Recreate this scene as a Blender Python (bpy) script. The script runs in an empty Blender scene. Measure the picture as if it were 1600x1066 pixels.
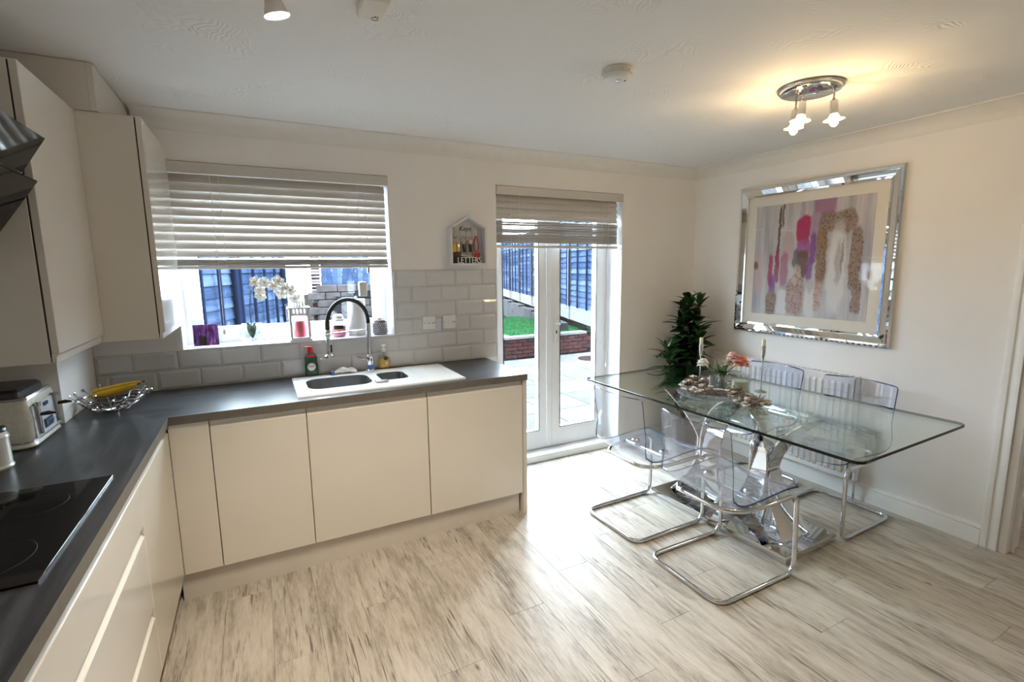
import bpy, bmesh, math, random
from mathutils import Vector, Matrix, Euler
PI = math.pi
sc = bpy.context.scene
COL = sc.collection
random.seed(7)

# ------------------------------------------------------------------ camera
cam_d = bpy.data.cameras.new('camera')
cam_d.sensor_fit = 'HORIZONTAL'; cam_d.sensor_width = 36.0
cam_d.lens = 767.39 / 1600 * 36.0
cam_d.clip_start = 0.02; cam_d.clip_end = 200
cam = bpy.data.objects.new('camera', cam_d); COL.objects.link(cam)
_yaw, _pitch, _roll = 0.4735, -0.1477, -0.0112
_f = Vector((math.sin(_yaw) * math.cos(_pitch), math.cos(_yaw) * math.cos(_pitch), math.sin(_pitch)))
_r = Vector((math.cos(_yaw), -math.sin(_yaw), 0)); _u = _r.cross(_f)
_r2 = _r * math.cos(_roll) + _u * math.sin(_roll); _u2 = _u * math.cos(_roll) - _r * math.sin(_roll)
_m = Matrix((_r2, _u2, -_f)).transposed().to_4x4()
_m.translation = Vector((0.7664, -3.1551, 1.5295))
cam.matrix_world = _m
sc.camera = cam

# ------------------------------------------------------------------ world, daylight, exposure
world = bpy.data.worlds.new('overcast'); sc.world = world; world.use_nodes = True
_bg = world.node_tree.nodes['Background']
_bg.inputs[0].default_value = (0.72, 0.865, 1.0, 1); _bg.inputs[1].default_value = 20.0
sc.view_settings.view_transform = 'Standard'
sc.view_settings.look = 'None'
sc.view_settings.exposure = 1.1
sc.view_settings.gamma = 1.0
sc.view_settings.use_curve_mapping = False
try:
    sc.cycles.max_bounces = 14; sc.cycles.diffuse_bounces = 6; sc.cycles.glossy_bounces = 6
    sc.cycles.transmission_bounces = 8; sc.cycles.transparent_max_bounces = 32
    sc.cycles.sample_clamp_indirect = 6.0
    sc.cycles.caustics_reflective = False; sc.cycles.caustics_refractive = False
    sc.cycles.use_denoising = True
except Exception:
    pass

def portal(name, loc, rot, sx, sy):
    l = bpy.data.lights.new(name, 'AREA'); l.shape = 'RECTANGLE'; l.size = sx; l.size_y = sy
    l.cycles.is_portal = True
    o = bpy.data.objects.new(name, l); COL.objects.link(o); o.location = loc; o.rotation_euler = rot

# room dimensions (metres): window wall is y = 0, camera looks towards +y / +x
XL, XR, YR, H = -0.22, 4.179, -4.9, 2.334
XW = 0.371                       # front edge of the left worktop
WX0, WX1, WZ0, WZ1 = 0.377, 1.531, 1.106, 2.101      # kitchen window opening
DX0, DX1, DZ1 = 2.266, 3.385, 2.096                  # garden door opening
portal('window_portal', ((WX0 + WX1) / 2, 0.31, (WZ0 + WZ1) / 2), (-PI / 2, 0, 0), WX1 - WX0, WZ1 - WZ0)
portal('door_portal', ((DX0 + DX1) / 2, 0.31, DZ1 / 2), (-PI / 2, 0, 0), DX1 - DX0, DZ1)

# ------------------------------------------------------------------ materials
def _new(name):
    m = bpy.data.materials.new(name); m.use_nodes = True
    nt = m.node_tree; nt.nodes.clear()
    out = nt.nodes.new('ShaderNodeOutputMaterial')
    return m, nt, out
def _c(c): return (c[0], c[1], c[2], 1.0)
def N(nt, t, **kw):
    n = nt.nodes.new(t)
    for k, v in kw.items(): setattr(n, k, v)
    return n
def ramp(nt, stops):
    r = nt.nodes.new('ShaderNodeValToRGB')
    e = r.color_ramp.elements
    while len(e) < len(stops): e.new(0.5)
    for i, (p, c) in enumerate(stops):
        e[i].position = p; e[i].color = _c(c)
    return r
def mat(name, col, rough=0.5, metal=0.0, var=0.04, scale=20.0, bump=0.0, bscale=60.0, coat=0.0, emit=None, est=0.0, spec=0.5, trans=0.0, alpha=1.0, sss=0.0):
    m, nt, out = _new(name)
    b = N(nt, 'ShaderNodeBsdfPrincipled')
    b.inputs['Roughness'].default_value = rough; b.inputs['Metallic'].default_value = metal
    b.inputs['Coat Weight'].default_value = coat; b.inputs['Coat Roughness'].default_value = 0.04
    b.inputs['Specular IOR Level'].default_value = spec
    b.inputs['Transmission Weight'].default_value = trans
    if sss: b.inputs['Subsurface Weight'].default_value = sss; b.inputs['Subsurface Radius'].default_value = (.02, .02, .02)
    tc = N(nt, 'ShaderNodeTexCoord')
    if var > 0:
        no = N(nt, 'ShaderNodeTexNoise'); no.inputs['Scale'].default_value = scale; no.inputs['Detail'].default_value = 3
        nt.links.new(tc.outputs['Object'], no.inputs['Vector'])
        r = ramp(nt, [(0.3, [max(0, x * (1 - var)) for x in col]), (0.7, [min(1, x * (1 + var)) for x in col])])
        nt.links.new(no.outputs['Fac'], r.inputs[0]); nt.links.new(r.outputs[0], b.inputs['Base Color'])
    else:
        b.inputs['Base Color'].default_value = _c(col)
    if bump > 0:
        n2 = N(nt, 'ShaderNodeTexNoise'); n2.inputs['Scale'].default_value = bscale; n2.inputs['Detail'].default_value = 4
        nt.links.new(tc.outputs['Object'], n2.inputs['Vector'])
        bp = N(nt, 'ShaderNodeBump'); bp.inputs['Strength'].default_value = bump; bp.inputs['Distance'].default_value = 0.01
        nt.links.new(n2.outputs['Fac'], bp.inputs['Height']); nt.links.new(bp.outputs[0], b.inputs['Normal'])
    if emit is not None:
        b.inputs['Emission Color'].default_value = _c(emit); b.inputs['Emission Strength'].default_value = est
    nt.links.new(b.outputs[0], out.inputs[0])
    return m
def clear(name, tint, refl=(1, 1, 1), base=0.04, rough=0.0, haze=0.0, hazecol=(0.8, 0.85, 0.95)):
    """clear sheet: straight-through transmission plus Fresnel reflection on every face"""
    m, nt, out = _new(name)
    lw = N(nt, 'ShaderNodeLayerWeight'); lw.inputs[0].default_value = 0.5
    p = N(nt, 'ShaderNodeMath', operation='POWER'); p.inputs[1].default_value = 5.0
    nt.links.new(lw.outputs['Facing'], p.inputs[0])
    ma = N(nt, 'ShaderNodeMath', operation='MULTIPLY_ADD'); ma.inputs[1].default_value = 1 - base; ma.inputs[2].default_value = base
    nt.links.new(p.outputs[0], ma.inputs[0])
    t = N(nt, 'ShaderNodeBsdfTransparent'); t.inputs[0].default_value = _c(tint)
    g = N(nt, 'ShaderNodeBsdfGlossy'); g.inputs['Color'].default_value = _c(refl); g.inputs['Roughness'].default_value = rough
    mx = N(nt, 'ShaderNodeMixShader')
    nt.links.new(ma.outputs[0], mx.inputs[0]); nt.links.new(t.outputs[0], mx.inputs[1]); nt.links.new(g.outputs[0], mx.inputs[2])
    if haze > 0:
        d = N(nt, 'ShaderNodeBsdfDiffuse'); d.inputs[0].default_value = _c(hazecol)
        m2 = N(nt, 'ShaderNodeMixShader'); m2.inputs[0].default_value = haze
        nt.links.new(mx.outputs[0], m2.inputs[1]); nt.links.new(d.outputs[0], m2.inputs[2]); nt.links.new(m2.outputs[0], out.inputs[0])
    else:
        nt.links.new(mx.outputs[0], out.inputs[0])
    return m

def streaky(name, stops, axis, stretch=14.0, scale=3.0, rough=0.45, rnd=True, bump=0.05, knots=None, fine=0.25, tone=0.0, spec=0.5):
    """wood-like grain running along one axis, shifted per object"""
    m, nt, out = _new(name)
    b = N(nt, 'ShaderNodeBsdfPrincipled'); b.inputs['Roughness'].default_value = rough; b.inputs['Specular IOR Level'].default_value = spec
    tc = N(nt, 'ShaderNodeTexCoord'); oi = N(nt, 'ShaderNodeObjectInfo')
    add = N(nt, 'ShaderNodeVectorMath', operation='ADD')
    mul = N(nt, 'ShaderNodeMath', operation='MULTIPLY'); mul.inputs[1].default_value = 37.0 if rnd else 0.0
    nt.links.new(oi.outputs['Random'], mul.inputs[0])
    nt.links.new(tc.outputs['Object'], add.inputs[0]); nt.links.new(mul.outputs[0], add.inputs[1])
    mp = N(nt, 'ShaderNodeMapping')
    s = [stretch, stretch, stretch]; s['xyz'.index(axis)] = 1.0
    mp.inputs['Scale'].default_value = s
    nt.links.new(add.outputs[0], mp.inputs['Vector'])
    n1 = N(nt, 'ShaderNodeTexNoise'); n1.inputs['Scale'].default_value = scale * .5; n1.inputs['Detail'].default_value = 6; n1.inputs['Roughness'].default_value = .62; n1.inputs['Distortion'].default_value = .6
    n2 = N(nt, 'ShaderNodeTexNoise'); n2.inputs['Scale'].default_value = scale * 3; n2.inputs['Detail'].default_value = 4; n2.inputs['Roughness'].default_value = .7
    nt.links.new(mp.outputs[0], n1.inputs['Vector']); nt.links.new(mp.outputs[0], n2.inputs['Vector'])
    mix = N(nt, 'ShaderNodeMath', operation='MULTIPLY_ADD'); mix.inputs[1].default_value = fine
    sub = N(nt, 'ShaderNodeMath', operation='SUBTRACT'); sub.inputs[1].default_value = 0.5
    nt.links.new(n2.outputs['Fac'], sub.inputs[0]); nt.links.new(sub.outputs[0], mix.inputs[0]); nt.links.new(n1.outputs['Fac'], mix.inputs[2])
    last = mix
    if tone:
        t2 = N(nt, 'ShaderNodeMath', operation='MULTIPLY_ADD'); t2.inputs[1].default_value = tone
        s2 = N(nt, 'ShaderNodeMath', operation='SUBTRACT'); s2.inputs[1].default_value = 0.5
        nt.links.new(oi.outputs['Random'], s2.inputs[0]); nt.links.new(s2.outputs[0], t2.inputs[0]); nt.links.new(mix.outputs[0], t2.inputs[2]); last = t2
    r = ramp(nt, stops); nt.links.new(last.outputs[0], r.inputs[0])
    colout = r.outputs[0]
    if knots:
        # dark open grain cracks and knots
        mk = N(nt, 'ShaderNodeMapping'); ks = [9.0, 9.0, 9.0]; ks['xyz'.index(axis)] = 1.6; mk.inputs['Scale'].default_value = ks
        nt.links.new(add.outputs[0], mk.inputs['Vector'])
        n3 = N(nt, 'ShaderNodeTexNoise'); n3.inputs['Scale'].default_value = 1.3; n3.inputs['Detail'].default_value = 2
        nt.links.new(mk.outputs[0], n3.inputs['Vector'])
        mk2 = N(nt, 'ShaderNodeMapping'); ks = [70.0, 70.0, 70.0]; ks['xyz'.index(axis)] = 3.0; mk2.inputs['Scale'].default_value = ks
        nt.links.new(add.outputs[0], mk2.inputs['Vector'])
        n4 = N(nt, 'ShaderNodeTexNoise'); n4.inputs['Scale'].default_value = 1.6; n4.inputs['Detail'].default_value = 3; n4.inputs['Distortion'].default_value = 1.2
        nt.links.new(mk2.outputs[0], n4.inputs['Vector'])
        r3 = ramp(nt, [(0.47, (0, 0, 0)), (0.60, (1, 1, 1))]); nt.links.new(n3.outputs['Fac'], r3.inputs[0])
        r4 = ramp(nt, [(0.54, (0, 0, 0)), (0.64, (1, 1, 1))]); nt.links.new(n4.outputs['Fac'], r4.inputs[0])
        mm = N(nt, 'ShaderNodeMath', operation='MULTIPLY'); nt.links.new(r3.outputs[0], mm.inputs[0]); nt.links.new(r4.outputs[0], mm.inputs[1])
        vo = N(nt, 'ShaderNodeTexVoronoi'); vo.inputs['Scale'].default_value = 1.0
        mk3 = N(nt, 'ShaderNodeMapping'); ks = [5.0, 5.0, 5.0]; ks['xyz'.index(axis)] = 2.2; mk3.inputs['Scale'].default_value = ks
        nt.links.new(add.outputs[0], mk3.inputs['Vector']); nt.links.new(mk3.outputs[0], vo.inputs['Vector'])
        r5 = ramp(nt, [(0.02, (1, 1, 1)), (0.055, (0, 0, 0))]); nt.links.new(vo.outputs['Distance'], r5.inputs[0])
        mx1 = N(nt, 'ShaderNodeMath', operation='MAXIMUM'); nt.links.new(mm.outputs[0], mx1.inputs[0]); nt.links.new(r5.outputs[0], mx1.inputs[1])
        mf = N(nt, 'ShaderNodeMath', operation='MULTIPLY'); mf.inputs[1].default_value = 0.8; nt.links.new(mx1.outputs[0], mf.inputs[0])
        mc = N(nt, 'ShaderNodeMixRGB'); mc.inputs[2].default_value = _c(knots)
        nt.links.new(mf.outputs[0], mc.inputs[0]); nt.links.new(r.outputs[0], mc.inputs[1]); colout = mc.outputs[0]
    nt.links.new(colout, b.inputs['Base Color'])
    if bump:
        bp = N(nt, 'ShaderNodeBump'); bp.inputs['Strength'].default_value = bump; bp.inputs['Distance'].default_value = .003
        nt.links.new(mix.outputs[0], bp.inputs['Height']); nt.links.new(bp.outputs[0], b.inputs['Normal'])
    nt.links.new(b.outputs[0], out.inputs[0])
    return m

def ceiling_mat():
    m, nt, out = _new('swirled_plaster')
    b = N(nt, 'ShaderNodeBsdfPrincipled'); b.inputs['Roughness'].default_value = .75
    b.inputs['Base Color'].default_value = (.83, .825, .815, 1)
    tc = N(nt, 'ShaderNodeTexCoord')
    vo = N(nt, 'ShaderNodeTexVoronoi'); vo.inputs['Scale'].default_value = 2.6
    nt.links.new(tc.outputs['Object'], vo.inputs['Vector'])
    wn = N(nt, 'ShaderNodeTexNoise'); wn.inputs['Scale'].default_value = 6; wn.inputs['Detail'].default_value = 2
    nt.links.new(tc.outputs['Object'], wn.inputs['Vector'])
    ad = N(nt, 'ShaderNodeMath', operation='MULTIPLY_ADD'); ad.inputs[1].default_value = .6
    nt.links.new(wn.outputs['Fac'], ad.inputs[0]); nt.links.new(vo.outputs['Distance'], ad.inputs[2])
    sn = N(nt, 'ShaderNodeMath', operation='MULTIPLY'); sn.inputs[1].default_value = 120
    nt.links.new(ad.outputs[0], sn.inputs[0])
    si = N(nt, 'ShaderNodeMath', operation='SINE'); nt.links.new(sn.outputs[0], si.inputs[0])
    msk = N(nt, 'ShaderNodeTexNoise'); msk.inputs['Scale'].default_value = 3.2; nt.links.new(tc.outputs['Object'], msk.inputs['Vector'])
    rm = ramp(nt, [(0.5, (0, 0, 0)), (0.66, (1, 1, 1))]); nt.links.new(msk.outputs['Fac'], rm.inputs[0])
    mu = N(nt, 'ShaderNodeMath', operation='MULTIPLY'); nt.links.new(si.outputs[0], mu.inputs[0]); nt.links.new(rm.outputs[0], mu.inputs[1])
    bp = N(nt, 'ShaderNodeBump'); bp.inputs['Strength'].default_value = .42; bp.inputs['Distance'].default_value = .0025
    nt.links.new(mu.outputs[0], bp.inputs['Height']); nt.links.new(bp.outputs[0], b.inputs['Normal'])
    nt.links.new(b.outputs[0], out.inputs[0])
    return m

M = {}
M['wall'] = mat('painted_plaster', (.85, .815, .775), .8, var=.02, scale=3, bump=.05, bscale=160)
M['wall_r'] = mat('painted_plaster_white', (.86, .84, .825), .8, var=.02, scale=3, bump=.05, bscale=160)
M['ceil'] = ceiling_mat()
M['cove'] = mat('coving_paint', (.79, .76, .72), .7, var=.02)
M['gloss_white'] = mat('white_gloss_paint', (.80, .78, .75), .3, var=.02)
M['upvc'] = mat('white_plastic_frame', (.86, .87, .88), .25, var=.01)
M['sill'] = mat('white_sill', (.86, .86, .87), .3, var=.01)
M['cream'] = mat('cream_gloss_lacquer', (.69, .645, .575), .12, var=.012, scale=4, coat=.5)
M['carcass'] = mat('cream_carcass_board', (.55, .50, .42), .35, var=.02, scale=5)
M['jpull'] = mat('cream_grip_edge', (.74, .70, .63), .12, var=.01, coat=.5)
M['plinth'] = mat('matt_plinth', (.62, .57, .50), .35, var=.02)
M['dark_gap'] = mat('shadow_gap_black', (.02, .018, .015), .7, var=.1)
M['tile'] = mat('white_glazed_tile', (.65, .64, .64), .1, var=.02, scale=6, coat=.4)
M['grout'] = mat('pale_grout', (.55, .54, .53), .85, var=.05)
M['worktop_x'] = streaky('grey_worktop_x', [(0.3, (.016, .0175, .020)), (.5, (.036, .039, .044)), (.7, (.075, .078, .084))], 'x', 10, 4, .3, False, .04)
M['worktop_y'] = streaky('grey_worktop_y', [(0.3, (.016, .0175, .020)), (.5, (.036, .039, .044)), (.7, (.075, .078, .084))], 'y', 10, 4, .3, False, .04)
M['worktop_edge'] = mat('grey_worktop_edge', (.13, .115, .095), .4, var=.12, scale=40)
M['plank'] = streaky('whitewashed_plank', [(.24, (.23, .197, .158)), (.40, (.37, .328, .277)), (.52, (.475, .427, .367)), (.70, (.56, .512, .45))], 'y', 7, 4.5, .42, True, .10, (.10, .08, .06), .55, .06, spec=.32)
M['subfloor'] = mat('dark_joint', (.20, .17, .14), .8, var=.1)
M['chrome'] = mat('chrome', (.70, .70, .71), .05, 1.0, var=0)
M['chrome_r'] = mat('brushed_chrome', (.62, .62, .63), .22, 1.0, var=.05, scale=80)
M['steel'] = mat('stainless_bowl', (.26, .26, .27), .35, .9, var=.05, scale=30)
M['black_glass'] = mat('black_glass', (.005, .005, .006), .05, var=0, spec=.3)
M['hood_glass'] = mat('hood_black_glass', (.01, .013, .014), .05, var=0, spec=.22)
M['black'] = mat('black_rubber', (.012, .012, .013), .45, var=.05)
M['black_plastic'] = mat('black_plastic', (.02, .02, .022), .3, var=.05)
M['white_plastic'] = mat('white_plastic', (.82, .82, .80), .3, var=.01)
M['aged_plastic'] = mat('yellowed_plastic', (.74, .70, .62), .4, var=.02)
M['pane'] = clear('window_glass', (.97, .98, .98))
M['tabletop'] = clear('table_glass', (.90, .955, .93), base=.06)
M['glass_edge'] = mat('green_glass_edge', (.006, .012, .010), .08, var=0, spec=.4)
M['acrylic'] = clear('clear_acrylic', (.93, .945, .97), base=.06, haze=.075, hazecol=(.72, .78, .95))
M['acrylic_edge'] = clear('acrylic_edge', (.20, .24, .42), base=.1, haze=.55, hazecol=(.055, .065, .17))
M['bowl_glass'] = clear('clear_glass', (.93, .96, .96), base=.06)
M['smoke_glass'] = clear('grey_vase_glass', (.87, .89, .90), base=.06)
M['frost_glass'] = clear('lid_glass', (.85, .87, .88), base=.10, haze=.15, hazecol=(.6, .62, .62))
M['slat'] = mat('blind_slat', (.60, .56, .515), .4, var=.015)
M['cord'] = mat('cord', (.75, .73, .70), .7, var=.05)
M['mirror'] = mat('mirror_frame', (.86, .88, .88), .02, 1.0, var=0)
M['matboard'] = mat('ivory_mount', (.80, .755, .68), .8, var=.02)
M['silver'] = mat('silver_edge', (.55, .54, .50), .25, 1.0, var=.05)
M['candle'] = mat('ivory_wax', (.80, .74, .56), .5, var=.03, sss=.2)
M['red_wax'] = mat('rose_red_wax', (.62, .12, .14), .5, var=.05, sss=.1)
M['pink_wax'] = mat('pink_wax', (.65, .16, .28), .4, var=.05)
M['leaf'] = mat('glossy_leaf', (.018, .055, .016), .35, var=.5, scale=9)
M['leaf2'] = mat('lighter_leaf', (.03, .10, .025), .35, var=.4, scale=9)
M['stem'] = mat('cane', (.16, .11, .05), .6, var=.3, scale=25)
M['pot'] = mat('dark_woven_pot', (.03, .022, .018), .7, var=.4, scale=60, bump=.4, bscale=90)
M['soil'] = mat('soil', (.03, .02, .014), .95, var=.4, scale=50, bump=.5)
M['yellow'] = mat('banana_skin', (.66, .40, .03), .45, var=.15, scale=14)
M['brown'] = mat('dry_brown', (.12, .075, .045), .8, var=.4, scale=40)
M['twig'] = mat('dry_twig', (.20, .155, .125), .85, var=.4, scale=50)
M['husk'] = mat('dried_flower_husk', (.52, .40, .29), .8, var=.3, scale=50)
M['husk_pale'] = mat('dried_petal_pale', (.68, .60, .52), .8, var=.2, scale=50)
M['white_petal'] = mat('white_petal', (.86, .84, .80), .6, var=.04, sss=.1)
M['peach_petal'] = mat('peach_petal', (.80, .36, .26), .6, var=.15, scale=30, sss=.1)
M['pink_petal'] = mat('pale_pink_petal', (.80, .58, .56), .6, var=.1, scale=30, sss=.1)
M['gold'] = mat('warm_brass', (.60, .48, .30), .25, 1.0, var=.05)
M['bulb'] = mat('lit_bulb', (1, .9, .7), .3, var=0, emit=(1.0, .78, .42), est=22)
M['shade_glass'] = clear('lamp_shade_glass', (1, .95, .82), base=.1, haze=.35, hazecol=(.95, .88, .70))
M['led'] = mat('led_lens', (1, 1, 1), .3, var=0, emit=(1.0, .95, .86), est=14)
M['ceramic'] = mat('white_ceramic', (.72, .69, .60), .18, var=.02, coat=.4)
M['toaster'] = mat('pearl_toaster_shell', (.66, .63, .53), .22, var=.06, scale=40, bump=.25, bscale=120, coat=.4)
M['toaster_front'] = mat('toaster_front', (.66, .69, .72), .18, var=.02, coat=.4)
M['blue_badge'] = mat('blue_badge', (.04, .09, .17), .25, var=.05)
M['green_liquid'] = mat('green_soap_bottle', (.03, .09, .045), .2, var=.1, coat=.4)
M['red_plastic'] = mat('red_plastic', (.52, .02, .02), .3, var=.03)
M['label_white'] = mat('label_white', (.82, .82, .80), .5, var=.02)
M['label_green'] = mat('label_green', (.01, .06, .025), .5, var=.02)
M['label_red'] = mat('label_red_ink', (.45, .02, .03), .5, var=0)
M['ink'] = mat('dark_ink', (.04, .035, .03), .6, var=0)
M['yellow_liquid'] = mat('yellow_hand_soap', (.74, .46, .07), .15, var=.05, coat=.3)
M['white_paper'] = mat('kitchen_paper', (.86, .86, .86), .9, var=.02, bump=.15, bscale=60)
M['blue'] = mat('blue_plastic', (.08, .14, .35), .4, var=.05)
M['cloth'] = mat('grey_white_cloth', (.66, .64, .62), .95, var=.08, scale=40, bump=.4, bscale=70)
M['radiator'] = mat('radiator_enamel', (.80, .78, .76), .3, var=.01)
M['red'] = mat('red_cord', (.42, .02, .03), .5, var=.05)
M['key'] = mat('key_metal', (.35, .33, .30), .35, 1.0, var=.1)
M['paper_brown'] = mat('letters_brown', (.14, .07, .05), .7, var=.3, scale=20)
M['grey_board'] = mat('keybox_backboard', (.56, .55, .55), .6, var=.05, scale=12)
M['lantern_w'] = mat('white_painted_metal', (.72, .72, .74), .4, var=.02)
M['basket'] = mat('silver_beads', (.25, .25, .28), .3, .6, var=.2, scale=60)
# outdoors
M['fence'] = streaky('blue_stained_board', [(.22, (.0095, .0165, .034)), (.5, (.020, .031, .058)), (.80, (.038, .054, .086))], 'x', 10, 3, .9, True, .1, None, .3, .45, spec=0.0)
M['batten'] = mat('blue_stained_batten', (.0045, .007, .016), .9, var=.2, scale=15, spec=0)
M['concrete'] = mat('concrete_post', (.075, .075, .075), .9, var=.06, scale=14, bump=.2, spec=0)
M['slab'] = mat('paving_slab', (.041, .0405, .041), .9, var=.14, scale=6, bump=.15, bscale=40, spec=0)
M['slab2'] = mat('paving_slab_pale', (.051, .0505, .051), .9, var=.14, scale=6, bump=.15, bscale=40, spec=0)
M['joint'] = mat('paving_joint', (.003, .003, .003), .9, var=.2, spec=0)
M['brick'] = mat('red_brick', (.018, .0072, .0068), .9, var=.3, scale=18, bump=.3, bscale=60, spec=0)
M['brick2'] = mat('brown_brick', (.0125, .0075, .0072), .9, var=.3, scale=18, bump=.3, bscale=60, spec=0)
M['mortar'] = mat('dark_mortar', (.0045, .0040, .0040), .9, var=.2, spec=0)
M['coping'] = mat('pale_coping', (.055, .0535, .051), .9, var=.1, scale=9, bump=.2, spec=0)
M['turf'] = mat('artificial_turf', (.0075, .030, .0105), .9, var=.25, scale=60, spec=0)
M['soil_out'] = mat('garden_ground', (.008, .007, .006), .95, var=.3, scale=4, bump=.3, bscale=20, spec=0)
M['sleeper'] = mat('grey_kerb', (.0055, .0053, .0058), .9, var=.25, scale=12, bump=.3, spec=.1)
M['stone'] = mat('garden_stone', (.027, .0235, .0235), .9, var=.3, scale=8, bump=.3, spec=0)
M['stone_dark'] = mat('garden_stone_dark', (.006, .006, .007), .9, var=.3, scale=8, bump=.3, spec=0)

# ------------------------------------------------------------------ geometry helpers
def wl(o):
    v = Vector((0, 0, 0))
    while o is not None:
        v = v + o.location; o = o.parent
    return v
class MB:
    """collects geometry in world coordinates; build() links it as one mesh object"""
    def __init__(s): s.v = []; s.f = []; s.mi = []
    def add(s, vs, fs, mi=0):
        b = len(s.v); s.v += [tuple(v) for v in vs]
        for k, f in enumerate(fs):
            s.f.append([b + i for i in f]); s.mi.append(mi[k] if isinstance(mi, list) else mi)
        return s
    def box(s, x0, y0, z0, x1, y1, z1, mi=0):
        return s.add([(x0, y0, z0), (x1, y0, z0), (x1, y1, z0), (x0, y1, z0), (x0, y0, z1), (x1, y0, z1), (x1, y1, z1), (x0, y1, z1)],
                     [(0, 3, 2, 1), (4, 5, 6, 7), (0, 1, 5, 4), (1, 2, 6, 5), (2, 3, 7, 6), (3, 0, 4, 7)], mi)
    def bbox(s, x0, y0, z0, x1, y1, z1, b=0.003, seg=1, mi=0):
        bm = bmesh.new()
        vs = [bm.verts.new(p) for p in [(x0, y0, z0), (x1, y0, z0), (x1, y1, z0), (x0, y1, z0), (x0, y0, z1), (x1, y0, z1), (x1, y1, z1), (x0, y1, z1)]]
        for f in [(0, 3, 2, 1), (4, 5, 6, 7), (0, 1, 5, 4), (1, 2, 6, 5), (2, 3, 7, 6), (3, 0, 4, 7)]: bm.faces.new([vs[i] for i in f])
        b = min(b, .45 * min(abs(x1 - x0), abs(y1 - y0), abs(z1 - z0)))
        bmesh.ops.bevel(bm, geom=list(bm.edges), offset=b, segments=seg, affect='EDGES', profile=.5)
        bm.verts.index_update()
        s.add([v.co[:] for v in bm.verts], [[v.index for v in f.verts] for f in bm.faces], mi); bm.free()
        return s
    def tube(s, pts, r, n=8, closed=False, cap=True, mi=0):
        P = [Vector(p) for p in pts]; L = len(P); rings = []
        rr = r if isinstance(r, (list, tuple)) else [r] * L
        prev = None
        for i in range(L):
            if closed: t = P[(i + 1) % L] - P[i - 1]
            else: t = P[min(i + 1, L - 1)] - P[max(i - 1, 0)]
            if t.length < 1e-9: t = Vector((0, 0, 1))
            t.normalize()
            if prev is None:
                a = Vector((0, 0, 1)) if abs(t.z) < .9 else Vector((1, 0, 0))
                u = t.cross(a).normalized()
            else:
                u = (prev - t * prev.dot(t))
                u = u.normalized() if u.length > 1e-6 else t.orthogonal().normalized()
            prev = u; w = t.cross(u)
            rings.append([P[i] + (u * math.cos(2 * PI * k / n) + w * math.sin(2 * PI * k / n)) * rr[i] for k in range(n)])
        vs = [v for g in rings for v in g]; fs = []
        for i in range(L if closed else L - 1):
            a = i * n; b = ((i + 1) % L) * n
            for k in range(n): fs.append((a + k, a + (k + 1) % n, b + (k + 1) % n, b + k))
        if cap and not closed: fs.append(tuple(range(n))[::-1]); fs.append(tuple((L - 1) * n + k for k in range(n)))
        return s.add(vs, fs, mi)
    def lathe(s, prof, c=(0, 0, 0), n=24, mi=0, sx=1, sy=1, axis='z'):
        vs = []; fs = []; L = len(prof)
        for r, z in prof:
            for k in range(n):
                a = 2 * PI * k / n; p = (r * math.cos(a) * sx, r * math.sin(a) * sy, z)
                if axis == 'x': p = (p[2], p[0], p[1])
                if axis == 'y': p = (p[0], p[2], p[1])
                vs.append((c[0] + p[0], c[1] + p[1], c[2] + p[2]))
        for i in range(L - 1):
            for k in range(n): fs.append((i * n + k, i * n + (k + 1) % n, (i + 1) * n + (k + 1) % n, (i + 1) * n + k))
        if prof[0][0] > 1e-6: fs.append(tuple(range(n))[::-1])
        if prof[-1][0] > 1e-6: fs.append(tuple((L - 1) * n + k for k in range(n)))
        return s.add(vs, fs, mi)
    def prism(s, poly, d0, d1, axis='z', mi=0):
        """poly: list of 2D points; extruded from d0 to d1 along the axis (x: poly is (y,z); y: (x,z); z: (x,y))"""
        def P(p, d):
            return {'x': (d, p[0], p[1]), 'y': (p[0], d, p[1]), 'z': (p[0], p[1], d)}[axis]
        n = len(poly)
        vs = [P(p, d0) for p in poly] + [P(p, d1) for p in poly]
        fs = [tuple(range(n))[::-1], tuple(range(n, 2 * n))] + [(i, (i + 1) % n, n + (i + 1) % n, n + i) for i in range(n)]
        return s.add(vs, fs, mi)
    def sphere(s, c, r, n=10, m=6, sc3=(1, 1, 1), mi=0):
        vs = [(c[0], c[1], c[2] - r * sc3[2])]
        for i in range(1, m):
            a = -PI / 2 + PI * i / m
            for k in range(n):
                b = 2 * PI * k / n
                vs.append((c[0] + r * sc3[0] * math.cos(a) * math.cos(b), c[1] + r * sc3[1] * math.cos(a) * math.sin(b), c[2] + r * sc3[2] * math.sin(a)))
        vs.append((c[0], c[1], c[2] + r * sc3[2])); t = len(vs) - 1; fs = []
        for k in range(n):
            fs.append((0, 1 + (k + 1) % n, 1 + k))
            for i in range(m - 2): fs.append((1 + i * n + k, 1 + i * n + (k + 1) % n, 1 + (i + 1) * n + (k + 1) % n, 1 + (i + 1) * n + k))
            fs.append((t, 1 + (m - 2) * n + k, 1 + (m - 2) * n + (k + 1) % n))
        return s.add(vs, fs, mi)
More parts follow.
